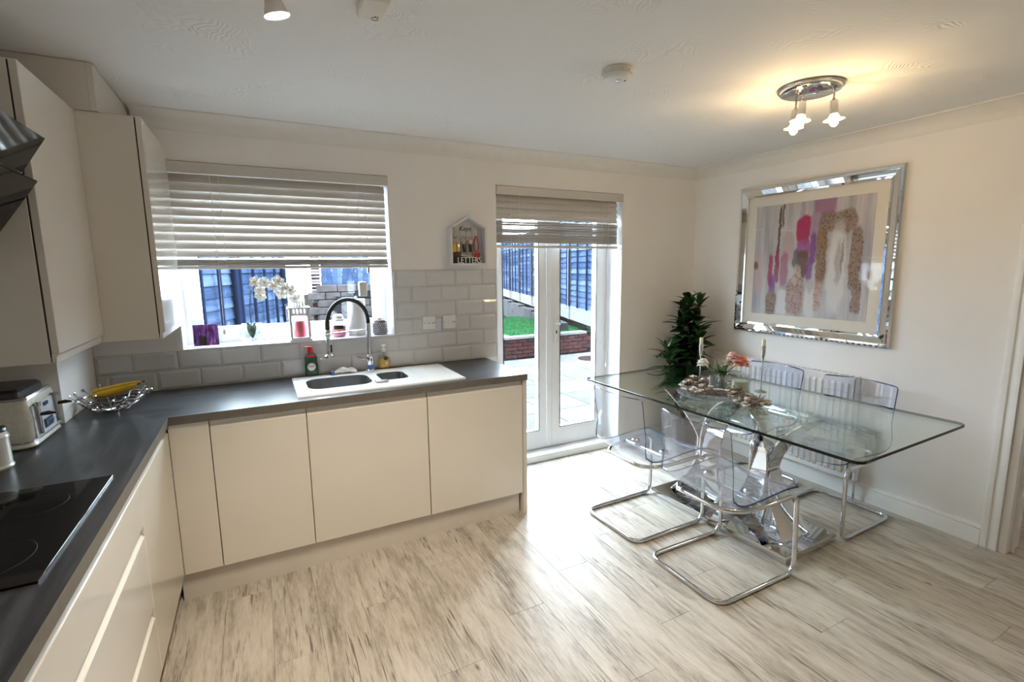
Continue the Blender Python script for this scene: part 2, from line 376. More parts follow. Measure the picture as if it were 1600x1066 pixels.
    def cells(s, us, vs_, keep, d0, d1, axis='z', mi=0):
        """slab made of grid cells us x vs_ with some left out: watertight, one piece"""
        def P(u, v, d): return {'x': (d, u, v), 'y': (u, d, v), 'z': (u, v, d)}[axis]
        nu, nv = len(us), len(vs_); idx = {}
        V = []; F = []; MI = []
        def vid(i, j, k):
            if (i, j, k) not in idx: idx[(i, j, k)] = len(V); V.append(P(us[i], vs_[j], d1 if k else d0))
            return idx[(i, j, k)]
        K = lambda i, j: 0 <= i < nu - 1 and 0 <= j < nv - 1 and keep(i, j)
        for i in range(nu - 1):
            for j in range(nv - 1):
                if not K(i, j): continue
                m_ = mi(i, j) if callable(mi) else mi
                F.append((vid(i, j, 1), vid(i + 1, j, 1), vid(i + 1, j + 1, 1), vid(i, j + 1, 1))); MI.append(m_)
                F.append((vid(i, j, 0), vid(i, j + 1, 0), vid(i + 1, j + 1, 0), vid(i + 1, j, 0))); MI.append(m_)
                for (di, dj, a, b) in ((-1, 0, (i, j + 1), (i, j)), (1, 0, (i + 1, j), (i + 1, j + 1)), (0, -1, (i, j), (i + 1, j)), (0, 1, (i + 1, j + 1), (i, j + 1))):
                    if not K(i + di, j + dj):
                        F.append((vid(a[0], a[1], 0), vid(b[0], b[1], 0), vid(b[0], b[1], 1), vid(a[0], a[1], 1))); MI.append(m_ if not isinstance(mi, tuple) else mi)
        return s.add(V, F, MI)
    def sheet(s, G, th, mi=0, me=1):
        """thin solid from a grid of points G[i][j], thickness th along the grid normal; edges get material me"""
        a, b = len(G), len(G[0]); G = [[Vector(p) for p in r] for r in G]; T = []
        for i in range(a):
            for j in range(b):
                du = G[min(i + 1, a - 1)][j] - G[max(i - 1, 0)][j]; dv = G[i][min(j + 1, b - 1)] - G[i][max(j - 1, 0)]
                n = du.cross(dv); n = n.normalized() if n.length > 1e-12 else Vector((0, 0, 1))
                T.append(G[i][j] + n * th)
        V = [p for r in G for p in r] + T; o = a * b; F = []; MI = []
        for i in range(a - 1):
            for j in range(b - 1):
                q = (i * b + j, (i + 1) * b + j, (i + 1) * b + j + 1, i * b + j + 1)
                F.append(q[::-1]); F.append(tuple(o + k for k in q)); MI += [mi, mi]
        bd = [(0, j) for j in range(b)] + [(i, b - 1) for i in range(1, a)] + [(a - 1, j) for j in range(b - 2, -1, -1)] + [(i, 0) for i in range(a - 2, 0, -1)]
        ids = [i * b + j for i, j in bd]
        for k in range(len(ids)):
            p, q = ids[k], ids[(k + 1) % len(ids)]; F.append((p, q, o + q, o + p)); MI.append(me)
        return s.add(V, F, MI)
    def mesh(s, name, off=Vector((0, 0, 0)), mats=(), smooth=30):
        me = bpy.data.meshes.new(name)
        me.from_pydata([(v[0] - off[0], v[1] - off[1], v[2] - off[2]) for v in s.v], [], s.f)
        for m_ in mats: me.materials.append(m_)
        me.polygons.foreach_set('material_index', [min(i, max(0, len(mats) - 1)) for i in s.mi])
        bm = bmesh.new(); bm.from_mesh(me); bmesh.ops.recalc_face_normals(bm, faces=bm.faces); bm.to_mesh(me); bm.free()
        if smooth:
            me.polygons.foreach_set('use_smooth', [True] * len(me.polygons))
            me.set_sharp_from_angle(angle=math.radians(smooth))
        me.update()
        return me
    def build(s, name, mats, parent=None, smooth=30, label=None):
        if not isinstance(mats, (list, tuple)): mats = [mats]
        mats = [M[m_] if isinstance(m_, str) else m_ for m_ in mats]
        if parent is not None:
            off = wl(parent); me = s.mesh(name, off, mats, smooth)
            o = bpy.data.objects.new(name, me); COL.objects.link(o); o.parent = parent
        else:
            xs = [v[0] for v in s.v]; ys = [v[1] for v in s.v]; zs = [v[2] for v in s.v]
            off = Vector(((min(xs) + max(xs)) / 2, (min(ys) + max(ys)) / 2, min(zs)))
            me = s.mesh(name, off, mats, smooth)
            o = bpy.data.objects.new(name, me); COL.objects.link(o); o.location = off
        if label: o['label'] = label
        return o
def tag(o, label, cat, group=None, kind=None):
    o['label'] = label; o['category'] = cat
    if group: o['group'] = group
    if kind: o['kind'] = kind
    return o
def thing(name, loc, label, cat, group=None, rz=0.0):
    o = bpy.data.objects.new(name, None); COL.objects.link(o); o.empty_display_size = .05
    o.location = loc; o.rotation_euler = (0, 0, rz)
    return tag(o, label, cat, group)
def struct(o): o['kind'] = 'structure'; return o
def inst(name, mesh, parent, loc=(0, 0, 0), rot=(0, 0, 0), scl=(1, 1, 1), mats=None):
    o = bpy.data.objects.new(name, mesh); COL.objects.link(o); o.parent = parent
    o.location = loc; o.rotation_euler = rot; o.scale = scl
    return o
def copy_tree(o, parent=None):
    c = o.copy(); COL.objects.link(c); c.parent = parent
    for ch in list(o.children): copy_tree(ch, c)
    return c
def fillet(pts, r, n=5):
    P = [Vector(p) for p in pts]; out = [P[0]]
    for i in range(1, len(P) - 1):
        a, b, c = P[i - 1], P[i], P[i + 1]; u = (a - b); w = (c - b)
        d = min(r, u.length * .48, w.length * .48); u.normalize(); w.normalize()
        p0, p1 = b + u * d, b + w * d
        for k in range(n + 1):
            t = k / n; out.append(p0 * (1 - t) ** 2 + b * 2 * t * (1 - t) + p1 * t * t)
    out.append(P[-1]); return out
def arc(c, r, a0, a1, n, u=(1, 0, 0), w=(0, 0, 1)):
    c = Vector(c); u = Vector(u); w = Vector(w)
    return [c + u * r * math.cos(a0 + (a1 - a0) * k / n) + w * r * math.sin(a0 + (a1 - a0) * k / n) for k in range(n + 1)]
def rrect(x0, y0, x1, y1, r, n=5):
    p = []
    for cx, cy, a in ((x1 - r, y1 - r, 0), (x0 + r, y1 - r, PI / 2), (x0 + r, y0 + r, PI), (x1 - r, y0 + r, 1.5 * PI)):
        for k in range(n + 1):
            b = a + PI / 2 * k / n; p.append((cx + r * math.cos(b), cy + r * math.sin(b)))
    return p
def text_mesh(body, size, extrude, shear=0.0):
    cu = bpy.data.curves.new('lettering', 'FONT'); cu.body = body; cu.size = size; cu.extrude = extrude; cu.shear = shear
    cu.align_x = 'CENTER'; cu.align_y = 'CENTER'; cu.resolution_u = 3
    ob = bpy.data.objects.new('lettering', cu); COL.objects.link(ob)
    dg = bpy.context.evaluated_depsgraph_get()
    me = bpy.data.meshes.new_from_object(ob.evaluated_get(dg))
    bpy.data.objects.remove(ob); bpy.data.curves.remove(cu)
    return me
def lettering(name, body, size, extrude, mtl, parent, loc, rot, shear=0.0, sx=1.0):
    me = text_mesh(body, size, extrude, shear); me.materials.clear(); me.materials.append(M[mtl])
    o = inst(name, me, parent, Vector(loc) - wl(parent), rot, (sx, 1, 1)); return o

# ================================================================== THE ROOM
# floor with single planks
fl = struct(MB().box(XL - .3, YR - .3, -.16, XR + 1.6, .30, -.0105).build('floor', 'subfloor', None, 0))
PW, PL = .186, 1.22
pm = MB().bbox(-PW / 2 + .0003, -PL / 2 + .0003, -.010, PW / 2 - .0003, PL / 2 - .0003, 0, .0009).mesh('plank', mats=[M['plank']])
short = {}
cx = XL + PW / 2; ci = 0
while cx < XR + 1.4:
    y = .205 - ((ci * .43) % 1.0) * PL
    first = True
    ys = .205
    while ys > YR + .05:
        ln = min(PL, ys - (y if first else ys - PL)); 
        y2 = y if first else ys - PL
        y2 = max(y2, YR - .1); ln = ys - y2
        if ln > .02 and ys > -4.6:
            inst('plank', pm, fl, Vector((cx, (ys + y2) / 2, 0)) - fl.location, (0, 0, 0), (1, ln / PL, 1))
        ys = y2; first = False
        if y2 <= YR + .0: break
    cx += PW; ci += 1

def wallgrid(name, us, vs, holes, d0, d1, axis, m_):
    def keep(i, j):
        cu, cv = (us[i] + us[i + 1]) / 2, (vs[j] + vs[j + 1]) / 2
        return not any(a < cu < b and c < cv < d for a, b, c, d in holes)
    return struct(MB().cells(us, vs, keep, d0, d1, axis).build(name, m_, None, 0))
wall_back = wallgrid('wall_back', [XL - .3, WX0, WX1, DX0, DX1, XR + .15], [-.15, WZ0, DZ1 , WZ1, H + .1],
                     [(WX0, WX1, WZ0, WZ1), (DX0, DX1, -.2, DZ1)], 0.0, 0.30, 'y', 'wall')
ODY0, ODY1, ODZ = -2.96, -2.172, 2.02       # opening in the right wall
wall_right = wallgrid('wall_right', [YR - .3, ODY0, ODY1, 0.0], [-.01, ODZ, H + .1], [(ODY0, ODY1, -.2, ODZ)], XR, XR + .13, 'x', 'wall_r')
wall_left = wallgrid('wall_left', [YR - .3, 0.0], [-.01, H + .1], [], XL - .2, XL, 'x', 'wall')
wall_rear = wallgrid('wall_rear', [XL - .3, XR + .15], [-.15, H + .1], [], YR - .30, YR, 'y', 'wall_r')
wall_hall = wallgrid('wall_hall', [YR - .3, .30], [-.01, H + .1], [], XR + 1.3, XR + 1.5, 'x', 'wall_r')
for yy, nm in ((-1.2, 'wall_hall_end'), (-4.3, 'wall_hall_side')):
    wallgrid(nm, [XR + .13, XR + 1.3], [-.01, H + .1], [], yy, yy + .1, 'y', 'wall_r')
ceiling = struct(MB().box(XL - .3, YR - .3, H, XR + 1.5, .30, H + .12).build('ceiling', 'ceil', None, 0))

# coving: concave strips along the window wall and the right wall
def cove_profile(n=6, c=.085):
    p = [(0, 0)]                              # at the corner of wall and ceiling
    p.append((-c, 0)); p.append((-c, -.006))
    for k in range(n + 1):
        a = PI / 2 * k / n
        p.append((-c + (c - .004) * math.sin(a), -.006 - (c - .012) * (1 - math.cos(a))))
    p.append((-.004, -c)); p.append((0, -c))
    return p
pf = cove_profile()
struct(MB().prism([(p[0], H + p[1]) for p in pf], .27, XR, 'x').build('trim_1', 'cove', None, 40))
struct(MB().prism([(XR + p[0], H + p[1]) for p in pf], YR, 0, 'y').build('trim_2', 'cove', None, 40))

# skirting
def skirting(name, poly, d0, d1, ax): return struct(MB().prism(poly, d0, d1, ax).build(name, 'gloss_white', None, 40))
skp = [(0, 0), (-.016, 0), (-.016, .082), (-.012, .088), (-.014, .094), (-.008, .108), (0, .108)]
skirting('baseboard_right', [(XR + a, b) for a, b in skp], ODY1 + .078, 0.0, 'y')
skirting('baseboard_rear_right', [(XR + a, b) for a, b in skp], YR, ODY0 - .078, 'y')
skirting('baseboard_back', [(a, b) for a, b in skp], DX1, XR, 'x')
skirting('baseboard_hall', [(XR + 1.3 + a, b) for a, b in skp], -4.2, -1.1, 'y')

# door lining and architrave of the opening in the right wall
dl = struct(MB().cells([ODY0, ODY0 + .03, ODY1 - .03, ODY1], [0, ODZ - .03, ODZ], lambda i, j: not (i == 1 and j == 0), XR - .004, XR + .16, 'x').build('door_3', 'gloss_white', None, 0))
def architrave(y0, y1, name):
    prof = [(0, 0), (.012, 0), (.016, .012), (.016, .03), (.010, .036), (.012, .05), (.018, .062), (.018, .074), (0, .074)]
    mb = MB(); s = 1 if y1 > y0 else -1
    mb.prism([(XR - a, y0 + s * b) for a, b in prof], 0, ODZ + .074, 'z')
    return mb.build(name, 'gloss_white', dl, 40)
architrave(ODY1 + .078, ODY1 - .0, 'architrave'); architrave(ODY0 - .078, ODY0, 'architrave')
MB().prism([(XR, ODZ), (XR - .018, ODZ + .012), (XR - .012, ODZ + .03), (XR - .016, ODZ + .05), (XR - .012, ODZ + .074), (XR, ODZ + .074)], ODY0, ODY1, 'y').build('architrave', 'gloss_white', dl, 40)
MB().box(XR + .05, ODY0 + .03, 0.0, XR + .062, ODY0 + .045, ODZ - .03).build('door_stop', 'gloss_white', dl, 0)
MB().box(XR + .05, ODY1 - .045, 0.0, XR + .062, ODY1 - .03, ODZ - .03).build('door_stop', 'gloss_white', dl, 0)

# boxed-in pipes: column above the worktop in the corner
struct(MB().box(XL, -.50, .9, -.005, 0, 1.26).build('wall_boxing', 'wall', None, 0))

# ------------------------------------------------------------------ wall tiles (each one a piece)
TP, TR = .2, .1035
def tile_mesh(w, h):
    b = min(.014, w * .4); mb = MB(); g = .0015; d = .008
    a = [(g, 0, g), (w - g, 0, g), (w - g, 0, h - g), (g, 0, h - g)]
    e = [(g, -.004, g), (w - g, -.004, g), (w - g, -.004, h - g), (g, -.004, h - g)]
    t = [(g + b, -d, g + b), (w - g - b, -d, g + b), (w - g - b, -d, h - g - b), (g + b, -d, h - g - b)]
    mb.add(a + e + t, [(0, 1, 2, 3), (8, 9, 10, 11)] + [(i, (i + 1) % 4, 4 + (i + 1) % 4, 4 + i) for i in range(4)] + [(4 + i, 4 + (i + 1) % 4, 8 + (i + 1) % 4, 8 + i) for i in range(4)])
    return mb.mesh('tile', mats=[M['tile']], smooth=0)
tiles = {}
MB().cells([-.004, WX0, WX1, DX0 - .004], [.9, WZ0, 1.523], lambda i, j: not (i == 1 and j == 1) and not (i == 0 and j == 1), -.002, .0, 'y').build('grout', 'grout', wall_back, 0)
for row in range(6):
    z0 = .900 + row * TR
    off = 1.751 if row % 2 == 1 else 1.851
    x = off - 10 * TP
    while x < DX0 - .004:
        a, b = max(x, -.004), min(x + TP, DX0 - .004); x += TP
        segs = [(a, b)]
        if b - a < .012: continue
        zt = z0 + TR
        if z0 > WZ0 - .02:           # beside the window only
            segs = [(max(p, WX1 + .002), q) for p, q in segs if q > WX1 + .01]
        elif zt > WZ0:
            new = []
            for p, q in segs:
                if q <= WX0 or p >= WX1: new.append((p, q, zt))
                else:
                    new.append((p, q, WZ0))
            segs = new
        for sg in segs:
            p, q = sg[0], sg[1]; top = sg[2] if len(sg) > 2 else zt
            if q - p < .012 or top - z0 < .012: continue
            key = (round(q - p, 3), round(top - z0, 3))
            if key not in tiles: tiles[key] = tile_mesh(*key)
            inst('tile', tiles[key], wall_back, Vector((p, -.002, z0)) - wall_back.location)
for row in range(3, 4):   # left of the window, up to the wall cupboard
    for p, q in ((-.004, .151), (.151, .351)):
        key = (round(q - p, 3), .034)
        if key not in tiles: tiles[key] = tile_mesh(*key)
        inst('tile', tiles[key], wall_back, Vector((p, -.002, .900 + row * TR)) - wall_back.location)

# ------------------------------------------------------------------ kitchen window
def frame_ring(mb, x0, x1, z0, z1, w, y0, y1):
    ws = w if isinstance(w, tuple) else (w, w, w, w)     # left, right, bottom, top
    return mb.cells([x0, x0 + ws[0], x1 - ws[1], x1], [z0, z0 + ws[2], z1 - ws[3], z1], lambda i, j: not (i == 1 and j == 1), y0, y1, 'y')
win = struct(frame_ring(MB(), WX0, WX1, WZ0, WZ1, (.05, .05, .06, .05), .20, .27).build('window_1', 'upvc', None, 0))
frame_ring(MB(), WX0 + .045, WX1 - .045, WZ0 + .055, WZ1 - .045, .042, .188, .255).build('casement', 'upvc', win, 0)
MB().box(WX0 + .08, .222, WZ0 + .09, WX1 - .08, .228, WZ1 - .08).build('pane', 'pane', win, 0)
MB().bbox(WX0 + .001, -.012, WZ0 - .0, WX1 - .001, .20, WZ0 + .006, .002).build('window_sill', 'sill', win)
MB().box(WX0 + .0005, .0, WZ0 + .006, WX0 + .004, .2, WZ1).build('reveal_lining', 'sill', win, 0)
MB().box(WX1 - .004, .0, WZ0 + .006, WX1 - .0005, .2, WZ1).build('reveal_lining', 'sill', win, 0)

# ------------------------------------------------------------------ garden door
dr = struct(frame_ring(MB(), DX0, DX1, .0, DZ1, (.045, .045, .065, .05), .19, .26).build('door_1', 'upvc', None, 0))
def leaf(x0, x1, gx0, gx1):
    ch = frame_ring(MB(), x0, x1, .066, DZ1 - .052, (gx0 - x0, x1 - gx1, .15, .09), .175, .24).build('door_leaf', 'upvc', dr, 0)
    MB().box(gx0, .205, .216, gx1, .211, DZ1 - .142).build('pane', 'pane', ch, 0)
    # black glazing gasket
    frame_ring(MB(), gx0, gx1, .216, DZ1 - .142, .006, .172, .176).build('gasket', 'black', ch, 0)
    return ch
lf = leaf(DX0 + .047, 2.800, 2.395, 2.712)
rf = leaf(2.803, DX1 - .047, 2.906, 3.268)
MB().bbox(2.775, .160, .075, 2.825, .176, DZ1 - .06, .004).build('meeting_strip', 'upvc', rf)
hp = MB().bbox(2.853, .166, .935, 2.887, .175, 1.140, .003).build('handle_plate', 'white_plastic', rf)
MB().prism([(2.864, 1.005), (2.876, 1.005), (2.876, 1.022), (2.873, 1.03), (2.867, 1.03), (2.864, 1.022)], .1635, .167, 'y').build('keyhole', 'black_plastic', hp)
MB().lathe([(.012, 0), (.012, .012), (.008, .014), (.008, .035), (0, .035)], (2.870, .131, 1.085), 14, axis='y').build('spindle', 'white_plastic', hp)
MB().bbox(2.860, .118, 1.075, 2.880, .134, 1.093, .004).build('lever', 'white_plastic', hp)
for zz in (.95, 1.125): MB().lathe([(.004, 0), (.004, .002), (0, .002)], (2.87, .164, zz), 8, axis='y').build('screw', 'chrome_r', hp)
MB().bbox(DX0 + .002, .06, .0, DX1 - .002, .19, .058, .004).build('threshold', 'upvc', dr)
MB().box(DX0 + .0005, .0, .058, DX0 + .004, .19, DZ1).build('reveal_lining', 'sill', dr, 0)
MB().box(DX1 - .004, .0, .0, DX1 - .0005, .19, DZ1).build('reveal_lining', 'sill', dr, 0)
MB().lathe([(.009, 0), (.009, .01), (0, .01)], (DX1 - .014, .09, 1.38), 10, axis='x').build('alarm_contact', 'aged_plastic', dr)

# ------------------------------------------------------------------ venetian blinds
SLW = .050
def slat_mesh(x0, x1, tilt, name='slat'):
    mb = MB(); n = 4; G = []
    for k in range(n + 1):
        t = (k / n - .5) * SLW; bow = .003 * (1 - (2 * k / n - 1) ** 2)
        y = t * math.cos(tilt) - bow * math.sin(tilt); z = t * math.sin(tilt) + bow * math.cos(tilt)
        G.append([(x0, y, z), (x1, y, z)])
    return mb.sheet(G, .0025, 0, 0).mesh(name, mats=[M['slat']], smooth=40)
def blind(x0, x1, ztop, free, stack0, nstack, rail, yb, label, cords, right_gap):
    t = thing('venetian_blind', ((x0 + x1) / 2, yb, rail), label, 'blind', 'venetian blinds')
    L = wl(t)
    MB().bbox(x0, -.012, ztop - .062, x1 + right_gap, .002, ztop - .004, .003).build('valance', 'slat', t)
    MB().box(x0, .006, ztop - .05, x1, yb + .03, ztop - .006).build('headrail', 'slat', t, 0)
    me = slat_mesh(x0 - L.x, x1 - L.x, math.radians(67))
    for z in free: inst('slat', me, t, (0, 0, z - L.z))
    ms = slat_mesh(x0 - L.x, x1 - L.x, math.radians(10), 'slat_flat')
    for k in range(nstack):
        o = inst('slat', ms, t, (0, random.uniform(-.002, .002), stack0 - k * .0075 - L.z)); o.rotation_euler = (random.uniform(-.06, .06), 0, 0)
    MB().bbox(x0, yb - .026, rail, x1, yb + .026, rail + .018, .004).build('bottom_rail', 'slat', t)
    for cx in cords:
        for dy in (-.026, .026):
            MB().tube([(cx, yb + dy, ztop - .05), (cx, yb + dy, rail + .01)], .0011, 5).build('ladder_cord', 'cord', t)
    return t
wb = blind(WX0 + .006, WX1 - .018, WZ1, [2.022 - .0435 * k for k in range(10)], 1.596, 5, 1.540, .040,
           'wide pale slatted blind half lowered over the sink window', (.62, 1.28), .014)
db = blind(DX0 + .006, DX1 - .03, DZ1, [2.020, 1.976, 1.935, 1.896], 1.862, 21, 1.672, .045,
           'narrow pale slatted blind drawn up over the garden door', (2.46, 3.2), .028)
def pull(x, y, ztop, zbot, kind, parent):
    c = MB().tube([(x, y, ztop), (x + .002, y - .003, (ztop + zbot) / 2), (x, y, zbot)], .0013, 5).build('pull_cord', 'cord', parent)
    if kind == 'acorn': MB().lathe([(.003, .03), (.007, .024), (.009, .008), (.006, 0), (0, 0)][::-1], (x, y, zbot - .03), 10).build('tassel', 'white_plastic', c)
    if kind == 'beige': MB().lathe([(.0, 0), (.009, 0), (.009, .034), (.004, .038), (0, .038)], (x, y, zbot - .036), 10).build('tassel', 'gold', c)
    if kind == 'block': MB().bbox(x - .024, y - .02, zbot - .09, x + .024, y + .02, zbot, .006, 2).build('tassel', 'white_plastic', c)
pull(1.345, .004, WZ1 - .06, 1.455, 'block', wb); pull(1.385, .0, WZ1 - .06, 1.545, 'beige', wb)
pull(.58, .004, WZ1 - .06, 1.21, 'acorn', wb)
pull(2.385, .0, DZ1 - .06, 1.245, 'acorn', db); pull(3.24, -.002, DZ1 - .06, .75, 'acorn', db)

# ================================================================== KITCHEN UNITS
YF = -.605            # front face of the doors on the window run
def base_unit(x0, x1, label):
    t = thing('base_cabinet', ((x0 + x1) / 2, -.3, .0), label, 'cabinet', 'base cabinets under the sink worktop')
    MB().box(x0, YF + .020, .140, x1, -.01, .8595).build('body', 'carcass', t, 0) if not (x0 < 1.5 and x1 > .93) else \
        MB().cells([x0, x0 + .018, x1 - .018, x1], [YF + .02, YF + .038, -.028, -.01], lambda i, j: not (i == 1 and j == 1), .140, .8595, 'z').build('body', 'carcass', t, 0)
    d = MB().bbox(x0 + .0015, YF, .142, x1 - .0015, YF + .019, .826, .0015).build('door', 'cream', t)
    MB().prism([(YF + .0195, .826), (YF + .004, .826), (YF + .012, .834), (YF + .015, .856), (YF + .0195, .856)], x0 + .0015, x1 - .0015, 'x').build('grip_edge', 'jpull', d, 0)
    return t
f1 = thing('corner_filler', (.44, -.3, 0), 'narrow cream corner panel left of the sink run doors', 'panel')
MB().bbox(.3634, YF, .142, .5175, YF + .019, .8585, .0015).build('panel', 'cream', f1)
MB().box(.39, YF + .02, .140, .5175, -.01, .8595).build('carcass', 'carcass', f1, 0)
base_unit(.5195, .9285, 'narrow cream handleless cabinet next to the corner panel')
base_unit(.9305, 1.5440, 'wide cream handleless cabinet below the sink bowls')
base_unit(1.5465, 2.1400, 'wide cream handleless cabinet at the end nearest the garden door')
tag(MB().bbox(2.1415, YF - .004, 0, 2.1665, -.012, .8595, .001).build('end_panel', 'plinth'), 'tall cream end panel closing the sink run by the garden door', 'panel')
tag(MB().box(.345, -.572, 0, 2.128, -.555, .1385).build('plinth', 'plinth', None, 0), 'cream plinth along the floor below the sink cabinets', 'plinth')

# left run
XF = .363
def front_left(t, y0, y1, z0, z1, name):
    d = MB().bbox(XF - .019, y0 + .0015, z0, XF, y1 - .0015, z1, .0015).build(name, 'cream', t)
    MB().prism([(XF - .0195, z1), (XF - .003, z1), (XF - .010, z1 + .009), (XF - .014, z1 + .030), (XF - .0195, z1 + .030)], y0 + .0015, y1 - .0015, 'y').build('grip_edge', 'jpull', d, 0)
t = thing('base_cabinet', (.05, -.93, 0), 'cream cabinet with one tall door in the inner corner beside the drawers', 'cabinet')
MB().box(XL + .01, -1.2185, .14, XF - .02, -.628, .8595).build('body', 'carcass', t, 0)
front_left(t, -1.2185, -.6052, .142, .826, 'door')
t = thing('drawer_cabinet', (.05, -1.72, 0), 'cream cabinet with three wide drawers under the black hob', 'cabinet')
MB().box(XL + .01, -2.219, .14, XF - .02, -1.2205, .8595).build('body', 'carcass', t, 0)
for z0, z1 in ((.142, .352), (.388, .652), (.688, .828)): front_left(t, -2.219, -1.2205, z0, z1, 'drawer')
t = thing('base_cabinet', (.05, -2.6, 0), 'cream cabinet nearest the camera beyond the drawers', 'cabinet')
MB().box(XL + .01, -2.95, .14, XF - .02, -2.2215, .8595).build('body', 'carcass', t, 0)
front_left(t, -2.95, -2.2215, .142, .826, 'door')
tag(MB().box(.295, -2.95, 0, .312, -.5735, .1385).build('plinth', 'plinth', None, 0), 'cream plinth along the floor below the left cabinets', 'plinth')

# worktop: one L-shaped slab with the sink cut-out
SX0, SX1, SY0, SY1 = .940, 1.535, -.475, -.115
us = [XL, XW, SX0, SX1, 2.167]; vs = [-2.95, -.62, SY0, SY1, -.0085]
def wkeep(i, j):
    if j == 0: return i == 0
    return not (i == 2 and j == 2)
wt = MB().cells(us, vs, wkeep, .8605, .899, 'z', mi=lambda i, j: 1 if i == 0 and j == 0 else 0)
# front edges wear the brown-grey edging
for k, f in enumerate(wt.f):
    P = [wt.v[i] for i in f]
    if max(p[2] for p in P) - min(p[2] for p in P) > .01: wt.mi[k] = 2
wtop = wt.build('worktop', ['worktop_x', 'worktop_y', 'worktop_edge'], None, 0)
tag(wtop, 'dark grey wood-grain L-shaped worktop over the cream cabinets', 'worktop')

# wall cupboards
def wall_unit(y0, y1, xf, z0, z1, label, name='wall_cupboard'):
    t = thing(name, (xf - .2, (y0 + y1) / 2, z0), label, 'cabinet', 'cream wall cupboards')
    MB().bbox(XL + .001, y0, z0, xf - .0245, y1, z1, .001).build('body', 'carcass' if False else 'cream', t)
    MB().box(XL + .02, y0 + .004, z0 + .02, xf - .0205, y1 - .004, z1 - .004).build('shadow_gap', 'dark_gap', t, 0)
    d = MB().bbox(xf - .020, y0 + .001, z0 + .030, xf, y1 - .001, z1, .0015).build('door', 'cream', t)
    MB().prism([(xf - .020, z0), (xf - .020, z0 + .03), (xf - .003, z0 + .03), (xf - .008, z0 + .022), (xf - .011, z0 + .0)], y0 + .001, y1 - .001, 'y').build('grip_edge', 'jpull', d, 0)
    return t
wall_unit(-1.121, -.6055, .187, 1.245, 2.152, 'shallow cream wall cupboard beside the black cooker hood')
wall_unit(-.6035, -.004, .396, 1.245, 2.152, 'deep cream wall cupboard against the sink window')
bx = MB().bbox(XL + .001, -.608, 2.1535, .239, -.045, H - .0025, .001).build('pipe_box', 'cream')
tag(bx, 'cream boxed panel between the deep wall cupboard and the ceiling', 'panel')
MB().bbox(.2395, -.608, 2.1535, .261, -.045, H - .004, .001).build('side_board', 'cream', bx)

# cooker hood: two black glass panels leaning out at the top
hd = thing('cooker_hood', (-.05, -1.44, 1.5), 'black angled glass cooker hood at the left edge of the picture', 'cooker hood')
HY0, HY1 = -1.735, -1.128
MB().prism([(XL + .001, 1.95), (.10, 1.95), (.12, 1.80), (.05, 1.62), (XL + .001, 1.55)], HY0 + .01, HY1 - .01, 'y').build('body', 'black_plastic', hd, 0)
def slab_xz(a, b, th):
    d = (Vector((b[0] - a[0], b[1] - a[1]))).normalized(); n = Vector((d.y, -d.x)) * th
    return [a, b, (b[0] - n.x, b[1] - n.y), (a[0] - n.x, a[1] - n.y)]
MB().prism(slab_xz((.166, 1.829), (.229, 1.932), .008), HY0, HY1, 'y').build('upper_glass', 'hood_glass', hd, 0)
MB().prism([(.166, 1.825), (.197, 1.806), (.10, 1.76), (.10, 1.82)], HY0, HY1, 'y').build('ledge', 'hood_glass', hd, 0)
MB().prism(slab_xz((.060, 1.600), (.197, 1.804), .008), HY0, HY1, 'y').build('lower_glass', 'hood_glass', hd, 0)
MB().prism([(.100, 1.700), (.155, 1.745), (.15, 1.752), (.095, 1.707)], -1.6, -1.35, 'y').build('control_strip', 'chrome_r', hd, 0)

# induction hob
hob = MB().bbox(-.175, -1.885, .8995, .318, -1.290, .9050, .0004).build('hob', 'black_glass')
tag(hob, 'flat black glass hob set into the left worktop', 'hob')
for (hx, hy, hr) in ((-.05, -1.44, .10), (.17, -1.44, .08), (-.05, -1.74, .08), (.17, -1.74, .10)):
    MB().tube([(hx + hr * math.cos(a * PI / 20), hy + hr * math.sin(a * PI / 20), .9051) for a in range(40)], .0005, 4, closed=True).build('zone_ring', 'dark_gap', hob)

# ------------------------------------------------------------------ sink
sk = thing('kitchen_sink', (1.34, -.32, .899), 'white inset one and a half bowl sink with steel bowls and drainer', 'sink')
def ringfill(mb, outer, inner, z, mi=0):
    """flat ring between a rectangle (x0,y0,x1,y1) and a rounded loop inside it"""
    x0, y0, x1, y1 = outer; cxx = sum(p[0] for p in inner) / len(inner); cyy = sum(p[1] for p in inner) / len(inner)
    O = []
    for p in inner:
        dx, dy = p[0] - cxx, p[1] - cyy
        tx = ((x1 if dx > 0 else x0) - cxx) / dx if abs(dx) > 1e-9 else 1e9
        ty = ((y1 if dy > 0 else y0) - cyy) / dy if abs(dy) > 1e-9 else 1e9
        t_ = min(tx, ty); O.append((cxx + dx * t_, cyy + dy * t_))
    n = len(inner)
    V = [(p[0], p[1], z) for p in O] + [(p[0], p[1], z) for p in inner]
    F = [(i, (i + 1) % n, n + (i + 1) % n, n + i) for i in range(n)]
    for c in ((x0, y0), (x1, y0), (x1, y1), (x0, y1)):      # corner triangles
        best = None
        for i in range(n):
            a, b = O[i], O[(i + 1) % n]
            on = lambda p, q: abs(p - q) < 1e-6
            if (on(a[0], c[0]) and on(b[1], c[1])) or (on(a[1], c[1]) and on(b[0], c[0])):
                if abs(a[0] - c[0]) + abs(a[1] - c[1]) + abs(b[0] - c[0]) + abs(b[1] - c[1]) < .4: best = i
        if best is not None:
            V.append((c[0], c[1], z)); F.append((best, len(V) - 1, (best + 1) % n))
    mb.add(V, F, mi)
b1 = rrect(.962, -.440, 1.300, -.165, .075, 6); b2 = rrect(1.352, -.400, 1.512, -.190, .045, 6)
rim = MB(); zt = .9075
